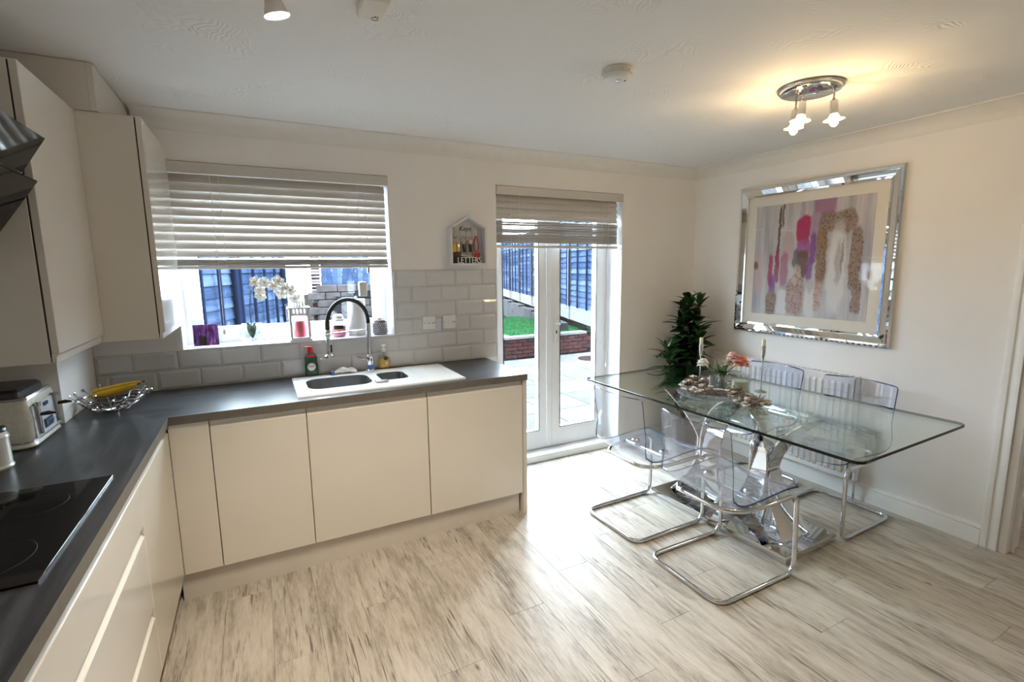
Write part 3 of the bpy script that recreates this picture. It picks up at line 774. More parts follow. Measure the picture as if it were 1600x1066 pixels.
ringfill(rim, (.945, -.455, 1.322, -.15), b1, zt); ringfill(rim, (1.322, -.455, 1.53, -.15), b2, zt)
R0 = (.900, -.561, 1.79, -.075)
rim.add([(R0[0], R0[1], zt), (R0[2], R0[1], zt), (R0[2], R0[3], zt), (R0[0], R0[3], zt), (.945, -.455, zt), (1.53, -.455, zt), (1.53, -.15, zt), (.945, -.15, zt)],
        [(0, 1, 5, 4), (1, 2, 6, 5), (2, 3, 7, 6), (3, 0, 4, 7)])
rim.add([(R0[0], R0[1], zt), (R0[2], R0[1], zt), (R0[2], R0[3], zt), (R0[0], R0[3], zt), (R0[0] - .002, R0[1] - .002, .8992), (R0[2] + .002, R0[1] - .002, .8992), (R0[2] + .002, R0[3] + .002, .8992), (R0[0] - .002, R0[3] + .002, .8992)],
        [(i, (i + 1) % 4, 4 + (i + 1) % 4, 4 + i) for i in range(4)])
def merge(mb, d=1e-4):
    me = bpy.data.meshes.new('tmp'); me.from_pydata(mb.v, [], mb.f); bm = bmesh.new(); bm.from_mesh(me)
    bmesh.ops.remove_doubles(bm, verts=bm.verts, dist=d); bm.verts.index_update()
    o = MB(); o.add([v.co[:] for v in bm.verts], [[v.index for v in f.verts] for f in bm.faces]); bm.free(); bpy.data.meshes.remove(me); return o
M['sink_white'] = mat('white_sink_composite', (.80, .80, .79), .22, var=.01, coat=.3)
merge(rim).build('rim', 'sink_white', sk, 0)
def bowl(loop, depth, rdr):
    mb = MB(); n = len(loop); cxx = sum(p[0] for p in loop) / n; cyy = sum(p[1] for p in loop) / n
    rows = []
    for sc_, z in ((1.0, zt), (.992, zt - .006), (.96, zt - depth * .75), (.92, zt - depth * .93), (.82, zt - depth)):
        rows.append([(cxx + (p[0] - cxx) * sc_, cyy + (p[1] - cyy) * sc_, z) for p in loop])
    V = [p for r in rows for p in r]; F = []
    for i in range(len(rows) - 1):
        for k in range(n): F.append((i * n + k, i * n + (k + 1) % n, (i + 1) * n + (k + 1) % n, (i + 1) * n + k))
    F.append(tuple((len(rows) - 1) * n + k for k in range(n)))
    mb.add(V, F); o = mb.build('bowl', 'steel', sk, 40)
    MB().lathe([(0, .004), (.02, .003), (.04, .004), (.043, .0)], (cxx, cyy, zt - depth + .0005), 18).build('drain', 'chrome', o)
bowl(b1, .165, 1); bowl(b2, .12, 1)
for k in range(7): MB().bbox(1.56 + k * .03, -.45, .9076, 1.572 + k * .03, -.15, .9086, .0005).build('drainer_rib', 'sink_white', sk)
tag(MB().bbox(1.305, -.452, .908, 1.375, -.418, .920, .004, 2).build('sink_tidy', 'chrome_r'), 'small grey sink tidy resting between the two bowls', 'sink tidy')

# tap
tp = thing('kitchen_tap', (1.345, -.105, .9075), 'chrome pull-down tap with a black arched hose', 'tap')
bx_, by_, z0 = 1.345, -.105, .9075
MB().lathe([(.026, 0), (.026, .012), (.020, .016), (.020, .06), (.022, .064), (.022, .095), (.015, .105), (.014, .30), (.0, .30)], (bx_, by_, z0), 20).build('column', 'chrome', tp)
MB().lathe([(.0225, 0), (.0225, .028), (.0, .028)], (bx_, by_, z0 + .014), 20).build('base_band', 'blue', tp)
MB().tube([(bx_ - .02, by_ - .01, z0 + .075), (bx_ - .05, by_ - .03, z0 + .09), (bx_ - .085, by_ - .045, z0 + .105)], [.006, .005, .004], 8).build('lever', 'chrome', tp)
ex, ey = 1.098, -.21
mid = Vector(((bx_ + ex) / 2, (by_ + ey) / 2, 0)); hw = Vector((bx_ - ex, by_ - ey, 0)); R_ = hw.length / 2; hu = hw.normalized()
pts = [Vector((bx_, by_, z0 + .295))] + [mid + hu * R_ * math.cos(a) + Vector((0, 0, z0 + .315 + .135 * math.sin(a))) for a in [PI * k / 20 for k in range(21)]] + [Vector((ex, ey, z0 + .275))]
MB().tube(pts, .0125, 12).build('hose', 'black', tp)
hd_ = MB().lathe([(.0, 0), (.026, 0), (.026, .012), (.014, .022), (.013, .10), (.010, .112), (.011, .118), (.014, .122), (.015, .15), (.0125, .16), (0, .16)], (ex, ey, z0 + .125), 18).build('spray_head', 'chrome', tp)
MB().bbox(ex + .010, ey - .012, z0 + .155, ex + .018, ey + .004, z0 + .20, .002).build('spray_switch', 'black_plastic', hd_)
MB().tube([(bx_, by_, z0 + .262), (ex, ey, z0 + .262)], .004, 8).build('support_arm', 'chrome', tp)
MB().tube(arc((ex, ey, z0 + .262), .017, 0, 2 * PI, 16, (1, 0, 0), (0, 1, 0))[:-1], .004, 8, closed=True).build('hose_clip', 'chrome', tp)

# ------------------------------------------------------------------ things on the worktop
ZW = .8995
# washing-up liquid
wu = thing('soap_bottle', (1.013, -.046, .9075), 'green washing-up liquid bottle with a red cap behind the sink', 'bottle')
ZB = .9080
MB().lathe([(.0, 0), (.034, 0), (.037, .006), (.037, .06), (.034, .085), (.036, .105), (.026, .128), (.016, .138), (.016, .146), (0, .146)], (1.013, -.046, ZB), 20, sy=.62).build('body', 'green_liquid', wu)
MB().lathe([(.0175, 0), (.0185, .012), (.014, .022), (.012, .034), (.0, .036)], (1.013, -.046, ZB + .138), 14).build('cap', 'red_plastic', wu)
MB().tube([(1.013, -.046, ZB + .167), (.995, -.052, ZB + .173), (.978, -.06, ZB + .170)], [.006, .005, .004], 8).build('nozzle', 'red_plastic', wu)
lb = MB().lathe([(.0, 0), (.029, .0), (.029, .001), (0, .001)], (1.015, -.0705, ZB + .057), 24, axis='y').build('label', 'label_green', wu)
MB().lathe([(.0, 0), (.023, .0), (.023, .001), (0, .001)], (1.012, -.0715, ZB + .055), 24, axis='y').build('label_disc', 'label_white', lb)
lettering('label_print', 'FAIRY', .0155, .0003, 'label_red', lb, (1.012, -.0722, ZB + .058), (PI / 2, 0, 0), .15)
MB().bbox(.990, -.0690, ZB + .112, 1.036, -.0665, ZB + .126, .0005).build('neck_label', 'red_plastic', wu)

# hand soap
hs = thing('soap_dispenser', (1.444, -.046, .9075), 'clear hand soap dispenser with yellow soap and white pump', 'soap dispenser')
MB().lathe([(0, .001), (.033, .001), (.036, .006), (.036, .062), (0, .062)], (1.444, -.046, ZB + .002), 20, sy=.6).build('soap', 'yellow_liquid', hs)
MB().lathe([(0, 0), (.036, 0), (.0385, .006), (.0385, .07), (.030, .092), (.014, .104), (.013, .11)], (1.444, -.046, ZB), 20, sy=.62).build('bottle', 'bowl_glass', hs)
MB().lathe([(.0145, 0), (.0145, .018), (.006, .02), (.006, .034), (.014, .036), (.014, .044), (0, .046)], (1.444, -.046, ZB + .106), 14).build('pump', 'white_plastic', hs)
MB().bbox(1.438, -.082, ZB + .143, 1.450, -.046, ZB + .151, .002).build('spout', 'white_plastic', hs)
l2 = MB().lathe([(0, 0), (.014, 0), (.014, .001), (0, .001)], (1.450, -.0715, ZB + .066), 16, axis='y').build('label', 'ink', hs)
MB().lathe([(0, 0), (.010, 0), (.010, .001), (0, .001)], (1.452, -.0715, ZB + .034), 12, axis='y').build('label_flower', 'pink_petal', l2)

# folded dishcloth
dc = MB(); G = []
for i in range(13):
    row = []
    for j in range(7):
        u, v = i / 12, j / 6
        x = 1.130 + .135 * u; y = -.110 + .055 * v + .006 * math.sin(9 * u)
        env = max(0, math.sin(PI * (0.04 + .92 * u))) ** .5 * math.sin(PI * (.06 + .88 * v)) ** .6
        row.append((x, y, .9085 + .034 * env * (1 + .18 * math.sin(13 * u + 5 * v))))
    G.append(row)
dcl = dc.sheet(G, -.004, 0, 0).build('dishcloth', 'cloth', None, 50)
tag(dcl, 'crumpled pale dishcloth behind the large sink bowl', 'cloth')
MB().bbox(1.114, -.112, .9085, 1.134, -.070, .930, .006, 2).build('blue_end', 'blue', dcl)

# toaster
ts = thing('toaster', (-.105, -.69, ZW), 'cream four slot toaster with chrome levers and dark top', 'toaster')
TY0, TY1, TX0, TX1 = -.845, -.545, -.212, .004
def shrink_box(mb, x0, y0, x1, y1, rows, r):
    V = []; n = None
    for (ins, z) in rows:
        lp = rrect(x0 + ins, y0 + ins, x1 - ins, y1 - ins, r, 5); n = len(lp); V += [(p[0], p[1], z) for p in lp]
    F = []
    for i in range(len(rows) - 1):
        for k in range(n): F.append((i * n + k, i * n + (k + 1) % n, (i + 1) * n + (k + 1) % n, (i + 1) * n + k))
    F.append(tuple(range(n))[::-1]); F.append(tuple((len(rows) - 1) * n + k for k in range(n)))
    mb.add(V, F); return mb
shrink_box(MB(), TX0 + .002, TY0, TX1, TY1, [(.004, ZW + .002), (.0, ZW + .008), (.002, ZW + .014), (.004, ZW + .018)], .035).build('foot_ring', 'toaster', ts)
shrink_box(MB(), TX0 + .006, TY0 + .004, TX1 - .004, TY1 - .004, [(.004, ZW + .017), (.004, ZW + .028)], .032).build('chrome_band', 'chrome_r', ts)
shrink_box(MB(), TX0 + .002, TY0, TX1, TY1, [(.004, ZW + .027), (.002, ZW + .05), (.004, ZW + .12), (.010, ZW + .165), (.014, ZW + .178)], .035).build('shell', 'toaster', ts)
shrink_box(MB(), TX0 + .008, TY0 + .012, TX1 - .012, TY1 - .012, [(.0, ZW + .177), (.004, ZW + .186), (.012, ZW + .188)], .03).build('top_rim', 'chrome_r', ts)
shrink_box(MB(), TX0 + .02, TY0 + .03, TX1 - .035, TY1 - .03, [(.0, ZW + .187), (.002, ZW + .205), (.012, ZW + .215)], .02).build('slot_cover', 'black_plastic', ts)
MB().prism([(TX1 - .003, ZW + .030), (TX1 + .001, ZW + .030), (TX1 - .004, ZW + .150), (TX1 - .009, ZW + .150)], TY0 + .03, TY1 - .03, 'y').build('front_plate', 'toaster_front', ts, 0)
for yy in (-.785, -.605):
    MB().tube([(TX1 + .003, yy, ZW + .04), (TX1 + .001, yy, ZW + .15)], .0085, 10).build('lever_track', 'chrome_r', ts)
    MB().lathe([(.011, 0), (.012, .012), (0, .014)], (TX1 + .002, yy, ZW + .145), 12).build('lever_cap', 'chrome_r', ts)
    MB().tube([(TX1 + .005, yy, ZW + .112), (TX1 + .03, yy + .005, ZW + .114), (TX1 + .05, yy + .006, ZW + .112)], [.006, .008, .003], 8).build('lever', 'black_plastic', ts)
MB().bbox(TX1 - .004, -.715, ZW + .128, TX1 + .001, -.675, ZW + .142, .001).build('badge', 'blue_badge', ts)
bp = MB().bbox(TX1 - .004, -.735, ZW + .045, TX1 + .004, -.655, ZW + .080, .002).build('button_panel', 'blue_badge', ts)
for k in range(3): MB().bbox(TX1 + .004, -.727 + k * .024, ZW + .056, TX1 + .008, -.709 + k * .024, ZW + .072, .001).build('button', 'chrome_r', bp)

# white canister
cn = thing('canister', (-.048, -1.02, ZW), 'white ceramic canister at the left picture edge beside the toaster', 'jar')
MB().lathe([(0, 0), (.050, 0), (.052, .006), (.048, .012), (.047, .095), (.050, .105), (.044, .118), (.044, .122), (0, .122)], (-.048, -1.02, ZW), 24).build('body', 'ceramic', cn)
MB().lathe([(.045, 0), (.047, .004), (.044, .012), (.012, .018), (.012, .03), (0, .033)], (-.048, -1.02, ZW + .1215), 24).build('lid', 'black_plastic', cn)

# chrome wire bowl with ball ends and a banana
fb = thing('fruit_bowl', (.125, -.335, ZW), 'silver wire fruit bowl with ball tips in the worktop corner', 'bowl')
rr = random.Random(3)
for k in range(16):
    a = 2 * PI * k / 16 + rr.uniform(-.1, .1); d = rr.uniform(.9, 1.12); h = rr.uniform(.06, .10)
    p0 = Vector((.125 + .02 * math.cos(a + .8), -.335 + .02 * math.sin(a + .8), ZW + .008))
    p1 = Vector((.125 + .085 * math.cos(a), -.335 + .085 * math.sin(a), ZW + .014)); p2 = Vector((.125 + .145 * d * math.cos(a + .15), -.335 + .145 * d * math.sin(a + .15), ZW + h))
    w = MB().tube(fillet([p0, p1, p2], .05), .0028, 6).build('wire', 'chrome', fb)
    MB().sphere(p2, .0065, 8, 6).build('ball_tip', 'chrome', w)
for rad, z in ((.075, .012), (.105, .035), (.128, .060)):
    MB().tube([(.125 + rad * math.cos(a * PI / 16), -.335 + rad * math.sin(a * PI / 16), ZW + z + .004 * math.sin(a * 1.7)) for a in range(32)], .0028, 6, closed=True).build('ring_wire', 'chrome', fb)
for k in range(4): MB().sphere((.125 + .06 * math.cos(k * PI / 2 + .4), -.335 + .06 * math.sin(k * PI / 2 + .4), ZW + .0075), .0075, 8, 6).build('foot', 'chrome', fb)
def banana(p0, p1, sag, r, label):
    p0, p1 = Vector(p0), Vector(p1); pts = []; rad = []
    for k in range(13):
        t_ = k / 12; p = p0.lerp(p1, t_); p.z += -sag * 4 * t_ * (1 - t_) + 0; p.y += .02 * 4 * t_ * (1 - t_)
        pts.append(p); rad.append(r * max(.22, min(1, (math.sin(PI * (.04 + .92 * t_))) ** .45)))
    o = MB().tube(pts, rad, 7).build('banana', 'yellow', None, 60); tag(o, label, 'banana', 'bananas in the wire bowl')
    MB().tube([pts[-1], pts[-1] + (pts[-1] - pts[-2]).normalized() * .022], [r * .24, r * .3], 6).build('stalk', 'brown', o)
banana((.045, -.345, ZW + .075), (.215, -.30, ZW + .098), .012, .018, 'yellow banana lying in front in the silver wire bowl')
banana((.050, -.312, ZW + .088), (.225, -.270, ZW + .104), .008, .017, 'yellow banana lying behind the other one in the wire bowl')

# ------------------------------------------------------------------ switches on the tiles
def spur(x, label, rocker):
    t = thing('wall_switch', (x, -.011, 1.13), label, 'switch', 'white switch plates on the tiles')
    MB().bbox(x - .044, -.022, 1.130, x + .044, -.0105, 1.218, .003, 2).build('plate', 'white_plastic', t)
    if rocker:
        MB().bbox(x - .012, -.026, 1.160, x + .004, -.0215, 1.188, .002).build('rocker', 'white_plastic', t)
        MB().bbox(x + .02, -.0235, 1.170, x + .024, -.0215, 1.178, .0005).build('indicator', 'red_plastic', t)
    else:
        MB().bbox(x - .02, -.024, 1.166, x + .012, -.0215, 1.182, .001).build('fuse_holder', 'white_plastic', t)
        MB().bbox(x - .012, -.0248, 1.172, x + .006, -.0238, 1.1745, .0003).build('slot', 'ink', t)
        MB().bbox(x + .02, -.0235, 1.170, x + .024, -.0215, 1.178, .0005).build('indicator', 'red_plastic', t)
    for s in (-1, 1): MB().lathe([(.0035, 0), (.0035, .001), (0, .001)], (x + s * .034, -.0235, 1.174), 8, axis='y').build('screw', 'chrome_r', t)
spur(1.757, 'white fused switch plate nearer the sink window', False); spur(1.900, 'white rocker switch plate nearer the garden door', True)

# ------------------------------------------------------------------ things on the window sill
ZS = WZ0 + .0065
# purple photo in a clear block
pf_ = thing('photo_frame', (.49, .05, ZS), 'clear block photo frame with a purple picture on the sill', 'photo frame')
def tilt_panel(mb, x0, x1, y, z0, z1, lean, th, yaw=0.0):
    V = []
    for dy in (0, th):
        for (x, z) in ((x0, z0), (x1, z0), (x1, z1), (x0, z1)): V.append((x, y + dy + lean * (z - z0) + yaw * (x - x0), z))
    mb.add(V, [(0, 1, 2, 3), (7, 6, 5, 4), (0, 4, 5, 1), (1, 5, 6, 2), (2, 6, 7, 3), (3, 7, 4, 0)]); return mb
def photo_mat():
    m, nt, out = _new('purple_photo'); b = N(nt, 'ShaderNodeBsdfPrincipled'); b.inputs['Roughness'].default_value = .35
    tc = N(nt, 'ShaderNodeTexCoord'); mp = N(nt, 'ShaderNodeMapping'); mp.inputs['Scale'].default_value = (60, 1, 12)
    nt.links.new(tc.outputs['Object'], mp.inputs[0])
    no = N(nt, 'ShaderNodeTexNoise'); no.inputs['Scale'].default_value = 1.4; no.inputs['Detail'].default_value = 4; nt.links.new(mp.outputs[0], no.inputs[0])
    r = ramp(nt, [(.35, (.03, .012, .06)), (.48, (.13, .03, .20)), (.6, (.30, .10, .38)), (.72, (.55, .22, .30))])
    nt.links.new(no.outputs[0], r.inputs[0]); nt.links.new(r.outputs[0], b.inputs[0]); nt.links.new(b.outputs[0], out.inputs[0]); return m
M['photo'] = photo_mat()
tilt_panel(MB(), .425, .565, .030, ZS, ZS + .150, .10, .012).build('acrylic_block', 'bowl_glass', pf_, 0)
ph = tilt_panel(MB(), .428, .548, .024, ZS + .008, ZS + .125, .10, .002).build('photo', 'photo', pf_, 0)
# two small silhouettes on the print
for sx_, hh in ((.462, .055), (.480, .048)):
    tilt_panel(MB(), sx_ - .008, sx_ + .008, .0228 + .001, ZS + .012, ZS + .012 + hh, .10, .0006).build('printed_figure', 'ink', ph, 0)

# orchid in a glass bowl
oc = thing('orchid', (.715, .075, ZS), 'white orchid growing from a round glass bowl on the sill', 'plant')
MB().lathe([(0, .002), (.036, .0), (.045, .008), (.064, .035), (.068, .062), (.060, .09), (.050, .108), (.053, .112), (.047, .108), (.056, .088), (.063, .062), (.059, .037), (.040, .012), (0, .008)], (.715, .075, ZS), 24).build('glass_bowl', 'bowl_glass', oc)
rg = random.Random(5)
pebs = MB()
for k in range(12): 
    a = rg.uniform(0, 2 * PI); d = rg.uniform(0, .034); MB().sphere((.715 + d * math.cos(a), .075 + d * math.sin(a), ZS + .016 + rg.uniform(0, .008)), .010, 7, 5, (1, 1, .7)).build('pebble', 'label_white', oc)
def leafblade(L, W, bend=.4, n=6, fold=.15):
    """leaf along +x, bending down, width W"""
    mb = MB(); G = []
    for i in range(n + 1):
        t_ = i / n; w = W * (math.sin(PI * min(.97, .06 + .9 * t_ ** .8))) ** .8
        x = L * (t_ - .12 * bend * t_ * t_); z = L * (.0 - bend * t_ * t_ * .5)
        G.append([(x, -w / 2, z + w * fold), (x, 0, z), (x, w / 2, z + w * fold)])
    V = [p for r in G for p in r]; F = []
    for i in range(n):
        for j in range(2): F.append((i * 3 + j, (i + 1) * 3 + j, (i + 1) * 3 + j + 1, i * 3 + j + 1))
    mb.add(V, F); return mb
lm_o = leafblade(.16, .055, .5).mesh('orchid_leaf', mats=[M['leaf']], smooth=60)
for (az, el, s) in ((2.6, -1.15, .62), (.4, -1.0, .62), (1.4, -1.2, .5), (-1.9, -1.25, .72), (-1.2, -1.3, .66)):
    inst('leaf', lm_o, oc, (0, 0, .03), (0, el, az), (s, s, s))
st = fillet([(.715, .075, ZS + .02), (.712, .078, ZS + .22), (.735, .075, ZS + .33), (.80, .07, ZS + .372), (.88, .065, ZS + .345), (.955, .06, ZS + .285)], .06, 6)
MB().tube(st, .003, 6).build('stem', 'ink', oc)
petal = leafblade(.034, .030, .25, 5, .08).mesh('petal', mats=[M['white_petal']], smooth=60)
fl_pos = [(.752, .045, .355), (.775, .05, .305), (.800, .045, .350), (.775, .06, .275), (.875, .045, .355), (.905, .05, .315), (.885, .055, .280), (.935, .045, .300), (.955, .05, .250), (.845, .05, .33)]
for k, (fx, fy, fz) in enumerate(fl_pos):
    c = MB().sphere((fx, fy, ZS + fz), .006, 8, 6, (1, 1.6, 1)).build('flower_centre', 'husk' if k % 3 else 'yellow', oc)
    for q in range(5):
        a = 2 * PI * q / 5 + k * .7
        inst('petal', petal, c, Vector((fx, fy, ZS + fz)) - wl(c), Euler((0, -a, 0)).to_matrix().to_euler(), (1.05, 1.05, 1.05)).rotation_euler = (PI / 2 - .3, -a, 0)

# white lantern with candle
ln_ = thing('candle_lantern', (.972, .055, ZS), 'white lantern with a red pillar candle on the sill', 'lantern')
LX, LY, a = .972, .055, .050
MB().bbox(LX - a - .012, LY - a - .012, ZS, LX + a + .012, LY + a + .012, ZS + .010, .002).build('base', 'lantern_w', ln_)
MB().bbox(LX - a - .004, LY - a - .004, ZS + .0105, LX + a + .004, LY + a + .004, ZS + .020, .002).build('floor_plate', 'lantern_w', ln_)
for sx_ in (-1, 1):
    for sy_ in (-1, 1):
        MB().bbox(LX + sx_ * a - .006, LY + sy_ * a - .006, ZS + .02, LX + sx_ * a + .006, LY + sy_ * a + .006, ZS + .20, .001).build('corner_post', 'lantern_w', ln_)
for (x0, y0, x1, y1) in ((LX - a, LY - a - .003, LX + a, LY - a + .003), (LX - a, LY + a - .003, LX + a, LY + a + .003), (LX - a - .003, LY - a, LX - a + .003, LY + a), (LX + a - .003, LY - a, LX + a + .003, LY + a)):
    MB().box(x0, y0, ZS + .150, x1, y1, ZS + .162).build('rail', 'lantern_w', ln_, 0)
    for k in range(5):
        t_ = (k + .5) / 5
        if x1 - x0 > .02: MB().box(x0 + t_ * (x1 - x0) - .004, y0, ZS + .162, x0 + t_ * (x1 - x0) + .004, y1, ZS + .19).build('bar', 'lantern_w', ln_, 0)
        else: MB().box(x0, y0 + t_ * (y1 - y0) - .004, ZS + .162, x1, y0 + t_ * (y1 - y0) + .004, ZS + .19).build('bar', 'lantern_w', ln_, 0)
MB().bbox(LX - a - .012, LY - a - .012, ZS + .19, LX + a + .012, LY + a + .012, ZS + .200, .002).build('roof_plate', 'lantern_w', ln_)
MB().cells([LX - .028, LX - .020, LX - .010, LX - .003, LX + .003, LX + .010, LX + .020, LX + .028], [ZS + .2, ZS + .206, ZS + .228, ZS + .234], lambda i, j: not (j == 1 and i in (1, 3, 5)), LY - .02, LY + .02, 'y').build('vent_top', 'lantern_w', ln_, 0)
MB().tube(arc((LX, LY, ZS + .235), .038, 0, 2 * PI, 24)[:-1], .0018, 6, closed=True).build('ring_handle', 'chrome_r', ln_)
cd = tag(MB().lathe([(0, 0), (.033, 0), (.034, .003), (.034, .090), (.031, .096), (.014, .092), (0, .092)], (LX, LY, ZS + .0208), 22).build('pillar_candle', 'red_wax'), 'rose red pillar candle standing inside the white lantern', 'candle')
MB().tube([(LX, LY, ZS + .112), (LX + .001, LY, ZS + .124)], .0012, 5).build('wick', 'ink', cd)

# pink jar candle
jc = thing('jar_candle', (1.198, .085, ZS), 'pink jar candle with a white lid behind the tap', 'candle')
MB().lathe([(0, .004), (.038, .004), (.042, .01), (.042, .070), (0, .070)], (1.198, .085, ZS), 22).build('wax', 'pink_wax', jc)
MB().lathe([(0, 0), (.042, 0), (.046, .008), (.046, .078), (.036, .095), (.036, .100)], (1.198, .085, ZS), 22).build('jar', 'bowl_glass', jc)
MB().lathe([(.038, 0), (.038, .012), (.032, .016), (.030, .032), (.018, .042), (0, .044)], (1.198, .085, ZS + .100), 22).build('lid', 'white_plastic', jc)
for k, (m_, z0_, z1_) in enumerate((('ink', .052, .076), ('peach_petal', .030, .050))):
    lbm = MB(); nn = 10
    V = [(1.198 + .0468 * math.sin(-.75 + 1.3 * q / nn), .085 - .0468 * math.cos(-.75 + 1.3 * q / nn), ZS + z) for z in (z0_, z1_) for q in range(nn + 1)]
    lbm.add(V, [(q, q + 1, nn + 2 + q, nn + 1 + q) for q in range(nn)]).build('label', m_, jc)

# kitchen roll
kr = thing('kitchen_roll', (1.315, .095, ZS), 'white kitchen roll standing on the sill behind the tap', 'kitchen roll')
MB().lathe([(.0, 0), (.062, 0), (.062, .006), (0, .006)], (1.315, .095, ZS), 26).build('stand_base', 'chrome_r', kr)
MB().lathe([(.018, 0), (.054, 0), (.055, .003), (.055, .222), (.053, .225), (.018, .225), (.018, 0)], (1.315, .095, ZS + .0065), 28).build('paper', 'white_paper', kr)
MB().tube([(1.315, .095, ZS + .006), (1.315, .095, ZS + .25)], .006, 8).build('stand_rod', 'chrome_r', kr)

# beaded pot with artificial rose
bp_ = thing('beaded_pot', (1.452, .065, ZS), 'silver beaded pot with a cream fabric rose in the window corner', 'ornament')
MB().lathe([(0, .0), (.040, 0), (.042, .005), (.045, .07), (.046, .078), (.040, .078), (.036, .02), (0, .02)], (1.452, .065, ZS), 22).build('pot', 'basket', bp_)
bead = MB().sphere((0, 0, 0), .0052, 6, 5).mesh('bead', mats=[M['chrome_r']])
for r_ in range(6):
    for k in range(22):
        a = 2 * PI * (k + .5 * (r_ % 2)) / 22
        inst('bead', bead, bp_, (.045 * math.cos(a), .045 * math.sin(a), .01 + r_ * .0122))
rp = leafblade(.042, .040, .55, 5, .12).mesh('rose_petal', mats=[M['pink_petal'], ], smooth=60)
rp2 = leafblade(.050, .042, .7, 5, .12).mesh('outer_petal', mats=[M['brown']], smooth=60)
for k in range(8): inst('outer_petal', rp2, bp_, (0, 0, .084), (0, -.15, 2 * PI * k / 8), (.95, .95, .95))
for k in range(10): inst('petal', rp, bp_, (0, 0, .092), (0, -.55 - .04 * k, 2.4 * k), (.85 - .04 * k,) * 3)
MB().sphere((1.452, .065, ZS + .108), .012, 10, 7).build('rose_heart', 'white_petal', bp_)

# ------------------------------------------------------------------ key and letter box on the wall
kb = thing('key_box', (2.04, -.035, 1.546), 'white house-shaped key and letter holder hung beside the door blind', 'key holder')
KX0, KX1, KZ0, KZE, KZT = 1.910, 2.168, 1.546, 1.798, 1.876; KD = -.062
MB().prism([(KX0 + .004, KZ0 + .004), (KX1 - .004, KZ0 + .004), (KX1 - .004, KZE), ((KX0 + KX1) / 2, KZT - .006), (KX0 + .004, KZE)], -.0105, -.0025, 'y').build('back_board', 'grey_board', kb, 0)
for k in range(1, 6):
    xx = KX0 + k * (KX1 - KX0) / 6; MB().box(xx - .0007, -.0112, KZ0 + .01, xx + .0007, -.0104, KZE).build('board_groove', 'pot', kb, 0)
MB().box(KX0, KD, KZ0, KX0 + .012, -.002, KZE).build('side', 'lantern_w', kb, 0); MB().box(KX1 - .012, KD, KZ0, KX1, -.002, KZE).build('side', 'lantern_w', kb, 0)
MB().box(KX0 + .012, KD, KZ0, KX1 - .012, -.002, KZ0 + .012).build('bottom', 'lantern_w', kb, 0)
KM = (KX0 + KX1) / 2
MB().prism([(KX0, KZE), (KX0 + .012, KZE - .004), (KM, KZT - .014), (KM, KZT)], KD, -.002, 'y').build('roof', 'lantern_w', kb, 0)
MB().prism([(KX1, KZE), (KM, KZT), (KM, KZT - .014), (KX1 - .012, KZE - .004)], KD, -.002, 'y').build('roof', 'lantern_w', kb, 0)
lettering('lettering_keys', 'Keys', .046, .0006, 'ink', kb, (KM - .01, -.0118, KZE - .005), (PI / 2, 0, 0), .35)
MB().box(KX0 + .012, KD, KZ0 + .012, KX1 - .012, KD + .005, KZ0 + .018).build('letter_rail', 'lantern_w', kb, 0)
lettering('lettering_letters', 'LETTERS', .058, .003, 'label_white', kb, (KM, KD - .001, KZ0 + .036), (PI / 2, 0, 0), 0, .80)
hooks = [1.938, 1.965, 2.012, 2.056, 2.100]
for hx in hooks:
    MB().tube(fillet([(hx, -.011, 1.738), (hx, -.03, 1.738), (hx, -.032, 1.748)], .006, 3), .0022, 6).build('hook', 'key', kb)
def keybunch(hx, n, label, fobm, seed):
    r = random.Random(seed)
    t = thing('key_bunch', (hx, -.031, 1.66), label, 'keys', 'keys hanging in the house-shaped holder')
    MB().tube(arc((hx, -.031, 1.729), .011, 0, 2 * PI, 16)[:-1], .0012, 5, closed=True).build('ring', 'key', t)
    for k in range(n):
        a = r.uniform(-.25, .25); L_ = r.uniform(.045, .06); y = -.033 - .0026 * k
        px, pz = hx + .004 * (k - 1), 1.719; d = Vector((math.sin(a), 0, -math.cos(a))); w = Vector((d.z, 0, -d.x))
        P0 = Vector((px, y, pz))
        pts = [P0 + w * .010, P0 + d * .004 + w * .013, P0 + d * .022 + w * .010, P0 + d * .024 + w * .004, P0 + d * L_ + w * .004, P0 + d * (L_ + .004), P0 + d * L_ - w * .004, P0 + d * .024 - w * .004, P0 + d * .022 - w * .010, P0 + d * .004 - w * .013, P0 - w * .010]
        MB().prism([(p.x, p.z) for p in pts], y - .001, y + .001, 'y').build('key', 'key', t, 0)
    MB().bbox(hx - .013, -.046, 1.638, hx + .011, -.039, 1.692, .003, 2).build('fob', fobm, t)
keybunch(1.942, 2, 'keys with a yellow fob on the first hook of the key holder', 'yellow', 1)
keybunch(1.968, 3, 'bare metal keys on the second hook of the key holder', 'gold', 2)
keybunch(2.012, 2, 'keys with a black fob on the middle hook of the key holder', 'black_plastic', 3)
keybunch(2.056, 3, 'keys with a pale fob on the fourth hook of the key holder', 'black_plastic', 4)
tag(MB().tube([(2.100 + .016 * math.sin(a * 2 * PI / 24) * (1.0 - .3 * math.cos(a * 2 * PI / 24)), -.034, 1.690 - .052 * math.cos(a * 2 * PI / 24 + PI)) for a in range(24)], .0042, 6, closed=True).build('lanyard', 'red'), 'looped red lanyard on the last hook of the key holder', 'lanyard')
